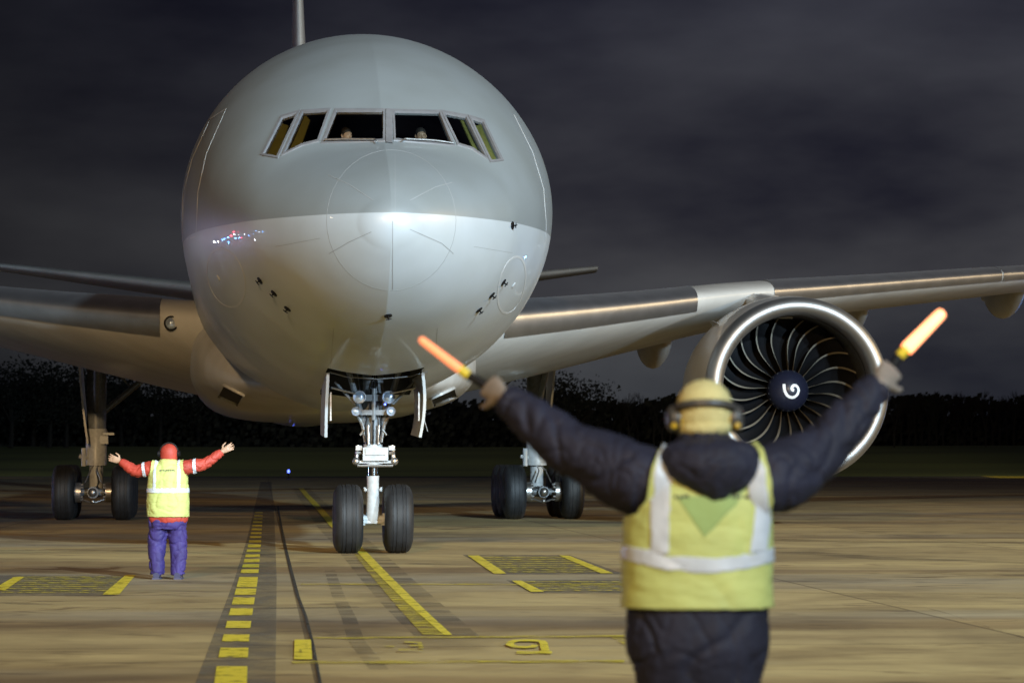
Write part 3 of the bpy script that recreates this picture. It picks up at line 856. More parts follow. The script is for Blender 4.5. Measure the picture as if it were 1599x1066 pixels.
for k in range(3):
    g = MB().tube([(gx - .10 + .09 * k, -.17, 1.72), (gx - .14 + .13 * k, -.20, 2.0), (gx - .07 + .08 * k, -.24, 2.3), (gx + .02 * k, -.1, 2.9)], .012, 6)
    g.build('hose', M['black'], NG)
for xx, zz, rr in ((-.215, 2.46, .105), (.245, 2.46, .105), (-.265, 2.235, .075), (.285, 2.235, .075)):
    MB().lathe((xx, -.34, zz), (0, -1, 0), [(-.10, 0), (-.09, rr * .6), (0, rr), (.02, rr), (.025, rr * .9), (0, rr * .86)], 24).build('lamp_housing', M['polished'], NG)
    MB().lathe((xx, -.34, zz), (0, -1, 0), [(.0, rr * .87), (.02, rr * .5), (.025, 0)], 24).build('lamp_glass', M['lens'], NG)
MB().ball((.19, -.36, 2.345), .018, 10).build('marker_lamp', M['bluelight'], NG)

# main gear
for s in (-1, 1):
    G = empty('main_landing_gear', (s * 5.49, 31.8, 0), 0, PL)
    for yy in (-1.45, 0, 1.45):
        for t in (-1, 1): wheel(G, t * .71, yy, .67, .53)
    g = MB().tube([(0, -1.7, .67), (0, 1.7, .67)], [.14, .14], 14)
    for yy in (-1.45, 0, 1.45): g.tube([(-.5, yy, .67), (.5, yy, .67)], .08, 12)
    g.build('truck_beam', M['geargrey'], G)
    g = MB()
    for t in (-1, 1):
        g.lathe((t * .30, -1.45, .67), (t, 0, 0), [(0, .12), (0, .24), (.14, .24), (.14, .1)], 20)
        for k in range(10):
            a = 2 * math.pi * k / 10; g.lathe((t * .30, -1.45 + .19 * math.cos(a), .67 + .19 * math.sin(a)), (-t, 0, 0), [(0, .032), (.06, .032), (.06, 0)], 8)
        g.tube([(t * .2, -1.5, .9), (t * .08, -1.3, 1.2), (t * .05, -.6, 1.3)], .018, 6); g.tube([(t * .26, -1.55, .5), (0, -1.665, .42)], .02, 6)
    g.ball((0, -1.72, .67), .11, 12).ball((0, -1.66, .45), .06, 10).build('brakes', M['steel'], G)
    g = MB().tube([(0, 0, .6), (0, 0, 1.4)], .17, 18).tube([(0, 0, 1.32), (0, 0, 2.2), (0, 0, 2.25)], [.26, .26, .22], 22)
    g.tube([(-.20, -.1, 1.5), (-.42, -.12, 1.55)], .05, 8).tube([(-.3, -.15, 1.3), (-.3, -.15, 1.75)], .06, 8).box((.2, -.2, 1.95), (.1, .08, .1)).box((.3, -.15, 2.1), (.14, .05, .03))
    g.build('main_leg', M['gear'], G)
    g = MB().tube([(0, 0, 2.2), (0, .1, 4.6)], .24, 18).tube([(0, 0, 2.5), (-s * 1.9, .3, 4.1)], .08, 10).tube([(0, -.1, 2.6), (.1, -2.2, 4.1)], .07, 10)  # upper leg darker than the lower: its shade is put into the colour
    g.tube([(-s * .9, 0.2, 3.2), (-s * .2, .1, 3.9)], .03, 8)
    g.build('side_brace', M['geargrey'], G)
    rows = [[(s * (.40 - .14 * v - .10 * v * v) + s * .02 * math.sin(3 * u), -.55 + 1.5 * u * (1 - .25 * v), 4.1 - 2.25 * v) for u in [j / 6 for j in range(7)]] for v in [i / 10 for i in range(11)]]
    skin_plate(rows, (s * .05, 0, 0), 'main_gear_door', M['wingpaint'], G)

# belly fairing
fa = [15.0, 16.5, 18, 19.5, 21, 24, 30, 38, 42, 45]; fw = [1.2, 1.9, 2.5, 2.85, 3.0, 3.08, 3.08, 3.0, 2.7, 2.3]; fb = [2.62, 2.56, 2.50, 2.46, 2.43, 2.42, 2.40, 2.45, 2.7, 3.0]
ft = [3.2, 3.5, 4.0, 4.5, 4.8, 5.0, 5.0, 4.8, 4.4, 4.0]; vs = []; n_ = 96; sa = np.linspace(15, 45, 90)
W_, B_, TT = pchip(fa, fw, sa), pchip(fa, fb, sa), pchip(fa, ft, sa)
for a, ww, b_, t in zip(sa, W_, B_, TT):
    zc = b_ + (t - b_) * .45
    for k in range(n_):
        th = 2 * math.pi * k / n_; c, s = math.cos(th), math.sin(th); ex = 1 - (1 / 3.0) * min(1, max(0, (a - 15) / 7))
        hz = (t - zc) if s > 0 else (zc - b_)
        vs.append((ww * math.copysign(abs(c) ** ex, c), a, zc + hz * math.copysign(abs(s) ** ex, s)))
fs = [(i * n_ + k, (i + 1) * n_ + k, (i + 1) * n_ + (k + 1) % n_, i * n_ + (k + 1) % n_) for i in range(89) for k in range(n_)]
MB().add(vs, fs).build('belly_fairing', M['wingpaint'], PL)
BF = BVHTree.FromPolygons([tuple(p) for p in towld(vs)], fs)
for poly in ([(351, 601.5), (380, 616), (372, 629.5), (342, 616)], [(673, 621.7), (707.7, 606), (711.6, 616), (676.7, 630)]):
    H = [hit(x, y, BF) for x, y in poly]
    if all(H):
        g_ = []
        for a_ in range(9):
            for b_ in range(9):
                u_, v_ = a_ / 8, b_ / 8; w_ = [(1 - u_) * (1 - v_), u_ * (1 - v_), u_ * v_, (1 - u_) * v_]
                h = hit(sum(w_[k] * poly[k][0] for k in range(4)), sum(w_[k] * poly[k][1] for k in range(4)), BF); g_.append(h[0] + h[1] * .015)
        o_ = MB().add(g_, [(a_ * 9 + b_, a_ * 9 + b_ + 1, a_ * 9 + b_ + 10, a_ * 9 + b_ + 9) for a_ in range(8) for b_ in range(8)]).build('ram_air_inlet', M['black'], PL)  # flat black patch: the opening's dark inside is put into the colour
        ribbon('inlet_rim', offset_poly(poly, 1.2), .035, M['nacelle'], o_, bv=BF, closed=True, off=.05)

# wings
WY = [2.2, 3.1, 5, 7.3, 9.7, 12, 14, 17, 20, 24, 28, 31, 32.4]
wle = [20.6, 21.2, 22.5, 24.1, 25.7, 27.2, 28.5, 30.5, 32.5, 35.1, 37.8, 40.2, 41.6]
wte = [35.6, 35.6, 35.7, 35.8, 35.9, 36.5, 37.0, 37.9, 38.8, 40.0, 41.2, 42.1, 42.6]
wzl = [4.33, 4.42, 4.64, 4.95, 5.30, 5.55, 5.77, 6.10, 6.42, 6.85, 7.3, 7.65, 7.8]
wdz = [-.85, -.82, -.6, -.35, -.08, -.04, 0, 0, .02, .03, .04, .03, 0]
wtc = [.135, .132, .125, .115, .108, .105, .10, .10, .095, .09, .09, .08, .07]


def wing_pt(y, u, side, off=0.0):
    """u from -1 (lower TE) through 0 (LE) to 1 (upper TE)"""
    le, te, zl, dz, tc = (float(pchip(WY, a, y)) for a in (wle, wte, wzl, wdz, wtc)); c = te - le; x = abs(u) ** 1.8
    yt = 5 * tc * (.2969 * math.sqrt(x) - .126 * x - .3516 * x * x + .2843 * x**3 - .1036 * x**4)
    z = (yt * .78 if u > 0 else -yt * 1.18)
    p = Vector((side * y, le + c * x - (off if x < .02 else 0) * 0, zl + dz * x + c * z))
    if off:
        k = Vector((0, -(1 - x * 6) if x < .16 else 0, (1 if u > 0 else -1) * min(1, math.sqrt(x) * 3))); k.normalize(); p += k * off
    return p


def wing_mesh(name, y0, y1, ny, us, side, m, parent, off=0.0, capz=False):
    vs = [wing_pt(y0 + (y1 - y0) * i / ny, u, side, off) for i in range(ny + 1) for u in us]; c = len(us)
    fs = [(i * c + j, i * c + j + 1, (i + 1) * c + j + 1, (i + 1) * c + j) for i in range(ny) for j in range(c - 1)]
    mb = MB().add(vs, fs)
    if capz: mb.add(vs[:c], [tuple(range(c))]).add(vs[-c:], [tuple(range(c))])
    return mb.build(name, m, parent)


for s in (-1, 1):
    us = [math.copysign(abs(x) ** 1.0, x) for x in np.linspace(-1, 1, 81)]
    wg = wing_mesh('wing', 2.2, 32.4, 80, us, s, M['wingpaint'], PL, capz=True)
    usl = list(np.linspace(-.10, .34, 30))
    for y0, y1 in ((3.7, 8.45), (10.5, 17.2), (17.24, 24.0), (24.04, 31.0)):
        wing_mesh('slat', y0, y1, 20, usl, s, M['polished'], wg, off=.022, capz=True)
    # flap track fairings
    for yy, ln, rr, dz in ((8.85, 5.2, .46, -.15), (14.4, 4.6, .33, -.16), (19.1, 4.2, .33, -.12), (25.5, 3.4, .26, -.1)):
        te = float(pchip(WY, wte, yy)); zz = float(pchip(WY, wzl, yy)) + float(pchip(WY, wdz, yy)); f_ = MB()
        pts = []; rd = []
        for k in range(13):
            t = k / 12; pts.append((s * yy, te - ln * .78 + ln * t, zz + dz - .35 * math.sin(math.pi * min(1, t * 1.1)) - .15 * t)); q = math.sin(math.pi * min(.98, .04 + t)) ** .55
            rd.append((rr * 1.35 * q + .01, rr * .72 * q + .01))
        f_.tube(pts, rd, 20, ref=(0, 0, 1)).build('flap_track_fairing', M['wingpaint'], wg)
    p = wing_pt(3.45, -.02, s); MB().lathe(p + Vector((0, -.02, 0)), (0, -1, .05), [(-.1, .16), (.02, .16), (.03, .13), (.0, .12)], 20).build('wing_lamp_ring', M['black'], wg)
    MB().lathe(p + Vector((0, -.02, 0)), (0, -1, .05), [(0, .12), (.03, .07), (.035, 0)], 20).build('wing_lamp', M['lens'], wg)

# tail
for s in (-1, 1):
    vs = []; ny = 10
    us = np.linspace(-1, 1, 41)
    for i in range(ny + 1):
        y = .6 + (10.76 - .6) * i / ny; le = 51.8 + (y - .6) * .80; te = 58.9 + (y - .6) * .335; c = te - le
        for u in us:
            x = abs(u) ** 1.8; yt = 5 * .10 * (.2969 * math.sqrt(x) - .126 * x - .3516 * x * x + .2843 * x**3 - .1036 * x**4)
            vs.append((s * y, le + c * x, 6.55 + .155 * y + math.copysign(yt, u) * c))
    c = len(us); fs = [(i * c + j, i * c + j + 1, (i + 1) * c + j + 1, (i + 1) * c + j) for i in range(ny) for j in range(c - 1)] + [tuple(ny * c + j for j in range(c))]
    MB().add(vs, fs).build('tailplane', M['tailpaint'], PL)
vs = []; us = np.linspace(-1, 1, 41); ny = 12
for i in range(ny + 1):
    t = i / ny; z = 8.3 + 10.3 * t; le = 49.3 + 9.2 * t; te = 59.0 + 3.0 * t; c = te - le
    for u in us:
        x = abs(u) ** 1.8; yt = 5 * .085 * (.2969 * math.sqrt(x) - .126 * x - .3516 * x * x + .2843 * x**3 - .1036 * x**4)
        vs.append((.10 + math.copysign(yt, u) * c, le + c * x, z))
c = len(us); fs = [(i * c + j, i * c + j + 1, (i + 1) * c + j + 1, (i + 1) * c + j) for i in range(ny) for j in range(c - 1)] + [tuple(ny * c + j for j in range(c))]
fn = MB().add(vs, fs).build('fin', M['nacelle'], PL)

# engines
EY = 20.9


def engine(s):
    E = empty('engine', (s * 9.99, EY, 2.98), -s * math.radians(1.2), PL)
    # nacelle outer skin from lip back to nozzle
    out_ = [(.36, 2.0), (.6, 2.03), (1.1, 2.07), (1.8, 2.10), (2.8, 2.08), (4.0, 1.98), (5.2, 1.74), (5.9, 1.55), (5.9, 1.48), (5.2, 1.55)]
    nc = MB().lathe((0, 0, 0), (0, 1, 0), out_, 96).build('nacelle', M['nacelle'], E, sharp=50)
    lip = []
    for k in range(25):
        a = math.pi * (k / 24); # from outer to inner
        lip.append((.36 - .36 * math.sin(a) ** .8, 1.81 + .195 * math.cos(a)))
    lip = [(.38, 2.006)] + lip + [(.5, 1.61)]
    MB().lathe((0, 0, 0), (0, 1, 0), lip, 128).build('intake_lip', M['lip'], E, sharp=70)
    MB().lathe((0, 0, 0), (0, 1, 0), [(.5, 1.60), (.9, 1.605), (1.35, 1.64), (2.3, 1.65)], 96).build('intake_liner', M['liner'], E)
    MB().lathe((0, 0, 0), (0, 1, 0), [(2.0, 1.65), (2.02, .4), (2.0, 0.0)], 48).build('fan_back', M['blade'], E)
    MB().lathe((0, 0, 0), (0, 1, 0), [(5.3, 1.0), (6.6, .75), (7.4, .5), (8.0, .1), (8.0, 0)], 48).lathe((0, 0, 0), (0, 1, 0), [(5.3, 1.55), (5.3, .9)], 48).build('core_nozzle', M['steel'], E)
    sp = [(.98 - .02, 0), (.965, .06), (.99, .14), (1.05, .24), (1.14, .34), (1.25, .42), (1.36, .455), (1.45, .46), (1.5, .46)]
    MB().lathe((0, 0, 0), (0, 1, 0), sp, 48).build('spinner', M['navy'], E)
    rg = MB()
    for k in range(22):
        a = 2 * math.pi * (k + .5) / 22; rg.lathe((.435 * math.cos(a), 1.325, .435 * math.sin(a)), (0, -1, 0), [(-.02, .022), (.012, .018), (.014, 0)], 8)
    rg.build('spinner_bolts', M['black'], E)
    # swirl on the spinner
    pts = []
    for k in range(60):
        t = k / 59; a = math.radians(180 + 20 - 0 + t * 470) if False else None
    # big open hook then small inner curl, in the spinner's front plane (x right, z up)
    path = [(-.165, .15), (-.165, .06), (-.15, -.02), (-.11, -.10), (-.04, -.155), (.05, -.165), (.13, -.12), (.175, -.04), (.175, .045), (.13, .105), (.06, .115), (.015, .07), (.02, .015), (.065, .0)]
    cr = []
    for i in range(len(path) - 1):
        p0, p1, p2, p3 = (path[max(0, min(len(path) - 1, i + q))] for q in (-1, 0, 1, 2))
        for k in range(5):
            t = k / 5; cr.append(tuple(.5 * (2 * p1[j] + (p2[j] - p0[j]) * t + (2 * p0[j] - 5 * p1[j] + 4 * p2[j] - p3[j]) * t * t + (3 * p1[j] - p0[j] - 3 * p2[j] + p3[j]) * t**3) for j in (0, 1)))
    cr.append(path[-1]); cr = [(x * .92, z * .92) for x, z in cr]; hs, rs = zip(*sp); mbv = []; m = len(cr)
    for i, (x, z) in enumerate(cr):
        dx = cr[min(i + 1, m - 1)][0] - cr[max(0, i - 1)][0]; dz = cr[min(i + 1, m - 1)][1] - cr[max(0, i - 1)][1]; l = math.hypot(dx, dz); wv = .030
        for q in (-1, 1):
            xx, zz = x - q * dz / l * wv, z + q * dx / l * wv; yy = float(np.interp(math.hypot(xx, zz), rs[:-1], hs[:-1])); mbv.append((xx, yy - .006, zz))
    MB().add(mbv, [(2 * i, 2 * i + 1, 2 * i + 3, 2 * i + 2) for i in range(m - 1)]).build('swirl_mark', M['white'], E)
    # fan blades
    def blade(mb1, mb2):
        N = 16; rows = []
        for i in range(N + 1):
            v = i / N; r = .44 + 1.17 * v
            ang = .05 * v - .13 * math.sin(v * math.pi * 1.05) * (1 - .25 * v) + .10 * v * v * v
            le_y = 1.46 - .20 * math.sin(v * math.pi) * .6 + .10 * v
            stag = math.radians(24 + 38 * v); ch = .46 + .10 * math.sin(math.pi * v)
            row = []
            for j in range(7):
                q = j / 6; tt = q * ch * math.sin(stag); yy = le_y + q * ch * math.cos(stag)
                th = ang + (tt - .07 * math.sin(math.pi * q)) / r
                row.append(Vector((r * math.sin(th), yy, r * math.cos(th))))
            rows.append(row)
        vs = [p for rw in rows for p in rw]; mb1.add(vs, [(i * 7 + j, i * 7 + j + 1, (i + 1) * 7 + j + 1, (i + 1) * 7 + j) for i in range(N) for j in range(6)])
        ed = []
        for i, rw in enumerate(rows):
            d = (rw[1] - rw[0]).normalized(); o = rw[0]; nn = Vector((-d.z, 0, d.x)) if False else d.cross(Vector((o.x, 0, o.z)).normalized())
            ww = .045 + .03 * math.sin(math.pi * i / N)
            ed += [o + d * ww + nn * .008, o - d * .006, o + d * ww - nn * .008]
        mb1_ = [(3 * i + k, 3 * i + k + 1, 3 * i + 4 + k, 3 * i + 3 + k) for i in range(N) for k in (0, 1)]
        mb2.add(ed, mb1_)
    a, b = MB(), MB(); blade(a, b)
    comb = MB().add(a.v, a.f, 0).add(b.v, b.f, 1)
    ob = comb.build('fan_blade', [M['blade'], M['edge']], E)
    for k in range(1, 22):
        c = ob.copy(); COL.objects.link(c); c.parent = E; c.rotation_euler = (0, 2 * math.pi * k / 22, 0)
    ob.rotation_euler = (0, .07, 0)
    # pylon
    zt_ = 5.35 - 2.98
    vs = []
    for i in range(9):
        t = i / 8; y = 1.6 + 7.5 * t; hw = .32 * math.sin(math.pi * (.1 + .8 * t)) + .05; top = 1.97 + (zt_ + .12 - 1.97) * min(1, t * 1.5) ** .8; bot = 1.6 - .2 * t if t < .5 else 1.5 + .5 * (t - .5) * 2
        vs += [(-hw, y, bot), (-hw, y, top - .12), (-hw * .5, y, top), (hw * .5, y, top), (hw, y, top - .12), (hw, y, bot)]
    fs = [(6 * i + k, 6 * i + k + 1, 6 * i + 7 + k, 6 * i + 6 + k) for i in range(8) for k in range(5)] + [(0, 1, 2, 3, 4, 5), (48, 53, 52, 51, 50, 49)]
    MB().add(vs, fs).build('pylon', M['nacelle'], E)
    # strake
    a = math.radians(135 if s > 0 else 45); c_, s_ = math.cos(a), math.sin(a)
    MB().add([(1.98 * c_, 1.4, 1.98 * s_), (1.98 * c_, 2.6, 1.98 * s_), (2.22 * c_, 2.55, 2.22 * s_), (2.22 * c_, 2.1, 2.22 * s_)] + [(1.98 * c_ + .02, 1.4, 1.98 * s_), (1.98 * c_ + .02, 2.6, 1.98 * s_), (2.22 * c_ + .02, 2.55, 2.22 * s_), (2.22 * c_ + .02, 2.1, 2.22 * s_)],
             [(0, 1, 2, 3), (4, 7, 6, 5), (0, 4, 5, 1), (1, 5, 6, 2), (2, 6, 7, 3), (3, 7, 4, 0)]).build('strake', M['nacelle'], E, smooth=False)
    return E


engine(1); engine(-1)

# ------------------------------------------------------------------ PEOPLE
M['skin'] = mat('skin', (0.42, 0.26, 0.17), 0.5, var=0.08, vscale=15)
M['glove'] = mat('worn_tan_glove', (0.23, 0.195, 0.165), 0.7, var=0.2, vscale=20)
M['jacket'] = mat('dark_navy_nylon', (0.017, 0.018, 0.034), 0.70, var=0.3, vscale=4, bump=0.9, bscale=11, spec=0.3)
M['trouser'] = mat('dark_trouser_cloth', (0.02, 0.02, 0.028), 0.7, bump=0.3)
M['hivis'] = mat('fluorescent_yellow_mesh', (0.50, 0.55, 0.18), 0.65, var=0.10, vscale=5, bump=0.9, bscale=7, vvec=(1, 1, 2.2))
M['tape'] = mat('silver_reflective_tape', (0.56, 0.61, 0.68), 0.4, var=0.14, vscale=9, bump=0.6, bscale=8)
M['yknit'] = mat('pale_yellow_knit', (0.58, 0.52, 0.24), 0.85, var=0.1, vscale=10, bump=0.5, bscale=45)
M['redcloth'] = mat('red_jacket_cloth', (0.42, 0.05, 0.03), 0.6, var=0.2, vscale=6, bump=0.4, bscale=14)
M['purple'] = mat('violet_blue_work_trousers', (0.035, 0.022, 0.135), 0.7, var=0.25, vscale=5, bump=0.4, bscale=10)
M['shoe'] = mat('dark_blue_shoe', (0.05, 0.05, 0.10), 0.5)
M['muff'] = mat('grey_ear_muff', (0.06, 0.058, 0.055), 0.4)
M['muffy'] = mat('amber_ear_muff_trim', (0.55, 0.36, 0.02), 0.45)
M['shirt'] = mat('white_pilot_shirt', (0.5, 0.5, 0.5), 0.7)
M['hair'] = mat('dark_hair', (0.02, 0.015, 0.012), 0.6)


def remesh(mb, voxel, smooth=4, wr=None):
    me = bpy.data.meshes.new('tmp'); me.from_pydata(mb.v, [], mb.f); o = bpy.data.objects.new('tmp', me); COL.objects.link(o)
    bm = bmesh.new(); bm.from_mesh(me); bmesh.ops.recalc_face_normals(bm, faces=bm.faces); bm.to_mesh(me); bm.free()
    md = o.modifiers.new('r', 'REMESH'); md.mode = 'VOXEL'; md.voxel_size = voxel
    dg = bpy.context.evaluated_depsgraph_get(); dg.update()
    nm = bpy.data.meshes.new_from_object(o.evaluated_get(dg)); bpy.data.objects.remove(o)
    bm = bmesh.new(); bm.from_mesh(nm)
    for _ in range(smooth): bmesh.ops.smooth_vert(bm, verts=bm.verts, factor=.5, use_axis_x=True, use_axis_y=True, use_axis_z=True)
    if wr:
        bm.normal_update()
        mv = [(v, v.normal * wr(v.co)) for v in bm.verts]
        for v, d in mv: v.co += d
        bmesh.ops.smooth_vert(bm, verts=bm.verts, factor=.4, use_axis_x=True, use_axis_y=True, use_axis_z=True)
    bm.to_mesh(nm); bm.free(); nm.materials.clear(); return nm


def catmull(pts, k=4):
    o = []; n = len(pts); pts = [Vector(p) for p in pts]
    for i in range(n - 1):
        p0, p1, p2, p3 = pts[max(0, i - 1)], pts[i], pts[i + 1], pts[min(n - 1, i + 2)]
        for q in range(k):
            t = q / k; o.append(.5 * (2 * p1 + (p2 - p0) * t + (2 * p0 - 5 * p1 + 4 * p2 - p3) * t * t + (3 * p1 - p0 - 3 * p2 + p3) * t**3))
    o.append(pts[-1]); return o


def smooth_tube(mb, pts, rad, n=20, k=4):
    P = catmull(pts, k); R = [c.x for c in catmull([(r, 0, 0) for r in rad], k)]
    mb.tube(P, [max(.003, r) for r in R], n)


def torso(mb, secs, e=0.0, n=40):
    """secs: (z, cx, cy, rx, ry)"""
    b = len(mb.v)
    zs = [s[0] for s in secs]; zz = np.linspace(zs[0], zs[-1], 40); A = [pchip(zs, [s[k] for s in secs], zz) for k in range(1, 5)]
    vs = []
    for i, z in enumerate(zz):
        for k in range(n):
            t = 2 * math.pi * k / n; c, s = math.cos(t), math.sin(t); ex = .85
            vs.append((A[0][i] + (A[2][i] + e) * math.copysign(abs(c) ** ex, c), A[1][i] + (A[3][i] + e) * math.copysign(abs(s) ** ex, s), z))
    fs = [(i * n + k, i * n + (k + 1) % n, (i + 1) * n + (k + 1) % n, (i + 1) * n + k) for i in range(39) for k in range(n)] + [tuple(reversed(range(n))), tuple(39 * n + k for k in range(n))]
    mb.add(vs, fs)


def hand(mb, W, d, n, side, curl, scale=1.0, spread=.10, thumb=.9):
    """W wrist, d towards the knuckles, n palm side, side = direction of the thumb"""
    W, d, n = Vector(W), Vector(d).normalized(), Vector(n); n = (n - d * n.dot(d)).normalized(); s = d.cross(n); s = s if s.dot(Vector(side)) > 0 else -s; S = scale
    mb.tube([W - d * .03 * S, W + d * .005 * S, W + d * .04 * S, W + d * .075 * S, W + d * .092 * S], [(.026 * S, .020 * S), (.028 * S, .019 * S), (.037 * S, .017 * S), (.041 * S, .015 * S), (.037 * S, .011 * S)], 14, ref=s)
    for i, (o, ln) in enumerate(((.031, .074), (.0105, .082), (-.0105, .077), (-.030, .060))):
        p = W + s * o * S + d * .085 * S; a = 0; fd = (d + s * o * 12 * spread).normalized(); P = [p - d * .02 * S, p]; c = curl if isinstance(curl, (int, float)) else curl[i]
        for f, q in ((.46, .8), (.30, 1.0), (.24, .8)):
            a += math.radians(c) * q; v = fd * math.cos(a) + n * math.sin(a); p = p + v * ln * f * S; P.append(p)
        mb.tube(P, [.0095 * S, .0095 * S, .0088 * S, .0082 * S, .0066 * S], 10)
    b = W + s * .026 * S + d * .022 * S + n * .006 * S; t1 = (s * (.9 * thumb) + d * .7 + n * .25).normalized(); t2 = (s * .25 * thumb + d * 1.0 + n * (.5 if (curl if isinstance(curl, (int, float)) else 20) > 40 else .1)).normalized()
    p1 = b + t1 * .040 * S; p2 = p1 + t2 * .030 * S; p3 = p2 + t2 * .024 * S
    mb.tube([b - t1 * .015 * S, b, p1, p2, p3], [.014 * S, .015 * S, .0115 * S, .010 * S, .0075 * S], 10)


def head(mb, c, S=1.0, yaw=0.0):
    """faces +y"""
    c = Vector(c); R = Matrix.Rotation(yaw, 3, 'Z'); q = lambda x, y, z: c + R @ Vector((x * S, y * S, z * S))
    prof = [(-.115, .045, .035, .055), (-.10, .055, .04, .065), (-.06, .068, .02, .085), (0, .076, .0, .098), (.04, .076, -.004, .096), (.068, .064, -.006, .080), (.088, .044, -.005, .055), (.100, .016, -.005, .020)]
    b = []; n = 24
    for z, rx, cy, ry in prof:
        for k in range(n):
            t = 2 * math.pi * k / n; b.append(q(rx * math.cos(t), cy + ry * math.sin(t), z))
    fs = [(i * n + k, i * n + (k + 1) % n, (i + 1) * n + (k + 1) % n, (i + 1) * n + k) for i in range(len(prof) - 1) for k in range(n)] + [tuple(reversed(range(n))), tuple((len(prof) - 1) * n + k for k in range(n))]
    mb.add(b, fs)
    mb.tube([q(0, .095, .015), q(0, .118, -.025), q(0, .10, -.036)], [.008 * S, .014 * S, .012 * S], 10)     # nose
    mb.tube([q(-.04, .09, .022), q(0, .098, .026), q(.04, .09, .022)], [.008 * S, .010 * S, .008 * S], 8)    # brow
    mb.tube([q(-.02, .098, -.058), q(.02, .098, -.058)], [.007 * S, .007 * S], 8)                            # lips
    for s in (-1, 1): mb.tube([q(s * .074, -.005, .03), q(s * .088, -.012, .01), q(s * .078, 0, -.03)], [(.006, .014), (.006, .018), (.006, .010)], 8)


def carve(me, poly, off, smooth=0, extra=None):
    """cut a garment panel out of mesh me: keeps what lies inside poly (x,z) and lifts it by off"""
    bm = bmesh.new(); bm.from_mesh(me)
    n = len(poly)
    for i in range(n):
        a, b = poly[i], poly[(i + 1) % n]; nx, nz = -(b[1] - a[1]), (b[0] - a[0]); l = math.hypot(nx, nz)
        if l < 1e-6: continue
        bmesh.ops.bisect_plane(bm, geom=bm.verts[:] + bm.edges[:] + bm.faces[:], plane_co=(a[0], 0, a[1]), plane_no=(nx / l, 0, nz / l), dist=1e-5)
    cs = [f.calc_center_median() for f in bm.faces]; inn = inpoly(np.array([(c.x, c.z) for c in cs]), poly)
    if extra is not None: inn &= np.array([bool(extra(c)) for c in cs])
    dele = [f for f, k in zip(list(bm.faces), inn) if not k]
    bmesh.ops.delete(bm, geom=dele, context='FACES')
    for _ in range(smooth):
        iv = [v for v in bm.verts if not v.is_boundary]; bmesh.ops.smooth_vert(bm, verts=iv, factor=.5, use_axis_x=True, use_axis_y=True, use_axis_z=True)
    bm.normal_update()
    mv = [(v, v.normal * off) for v in bm.verts]
    for v, d in mv: v.co += d
    m2 = bpy.data.meshes.new('panel'); bm.to_mesh(m2); bm.free(); return m2


def put(name, me, m, parent, solid=0.0):
    me.materials.clear(); me.materials.append(m); o = link(name, me, parent, True, None)
    if solid:
        s = o.modifiers.new('thickness', 'SOLIDIFY'); s.thickness = solid; s.offset = -1
    return o


def wrinkle(amp, f, seed, arms=None):
    sv = Vector((seed, seed * 2.3, 0))

    def fn(p):
        far = arms and abs(p.x) > arms
        q = Vector((p.x * (1.9 if far else .9), p.y * .9, p.z * (1.1 if far else 1.0)))
        wob = Vector((noise.noise(p * 5 + sv), noise.noise(p * 5 + sv * 3), noise.noise(p * 5 - sv))) * .05
        a = noise.noise((q + wob) * f + sv); b = noise.noise((q + wob) * f * 1.9 + sv * 2); c = noise.noise(p * f * .6 + sv)
        return amp * (.9 * c - 1.15 * math.exp(-(a / .10) ** 2) - .6 * math.exp(-(b / .10) ** 2) + .45)
    return fn


# ---- marshaller in front -----------------------------------------------------------
D1 = 9.54; K1 = F / D1; X1 = (1090 - 799.5) / K1
x_ = lambda px: (px - 1090) / K1
z_ = lambda py: CH + (YH - py) / K1
P1 = empty('person', (X1, D1, 0)); tag(P1, 'marshaller in dark jacket, yellow vest and cap, arms raised with two wands, back turned', 'person')
pd = lambda px, py, y: ((px - 799.5) * (D1 + y) / F - X1, y, CH + (YH - py) * (D1 + y) / F)
SL, SR = (x_(1012), -.01, z_(752)), (x_(1188), -.01, z_(752))
EL, ER = pd(882, 694, .12), pd(1283, 702, .12)
WL, WR = pd(784, 618, .24), pd(1377, 597, .24)
hc = (x_(1101), .02, z_(648))
trs = [(.74, 0, 0, .205, .14), (.80, 0, 0, .218, .155), (.835, -.004, 0, .232, .17), (.9, -.004, 0, .24, .175), (1.0, -.004, 0, .236, .17), (1.1, -.004, 0, .234, .165), (1.2, -.004, 0, .234, .16), (1.3, -.002, 0, .23, .155), (1.38, 0, 0, .215, .14), (1.44, 0, 0, .175, .12), (1.50, .01, .0, .12, .10), (1.56, .02, .01, .085, .085)]
jk = MB(); torso(jk, trs)
wand_dirs = (Vector((x_(655) - x_(728), .05, z_(528) - z_(583))), Vector((x_(1474) - x_(1408), .05, z_(485) - z_(553))))
for S_, E_, W_ in ((SL, EL, WL), (SR, ER, WR)):
    S_, E_, W_ = Vector(S_), Vector(E_), Vector(W_); inn = Vector((S_.x * .35, 0, S_.z - .03))
    smooth_tube(jk, [inn, S_, S_.lerp(E_, .35) + Vector((0, 0, -.012)), S_.lerp(E_, .7) + Vector((0, 0, -.006)), E_, E_.lerp(W_, .5), W_.lerp(E_, .06)], [.09, .118, .118, .104, .092, .078, .055], 22)
jme = remesh(jk, .007, 5, wrinkle(.0035, 4.0, 9.1, .22))
jms = remesh(jk, .0065, 4, wrinkle(.0085, 5.0, 3.1, .22))
put('jacket', jms, M['jacket'], P1)
body = MB(); torso(body, [(z, a, b, c * .86, d * .86) for z, a, b, c, d in trs])
smooth_tube(body, [(0, 0, 1.45), (hc[0] * .6, .01, 1.54), (hc[0], .02, hc[2] - .06)], [.07, .062, .062], 16)
head(body, hc)
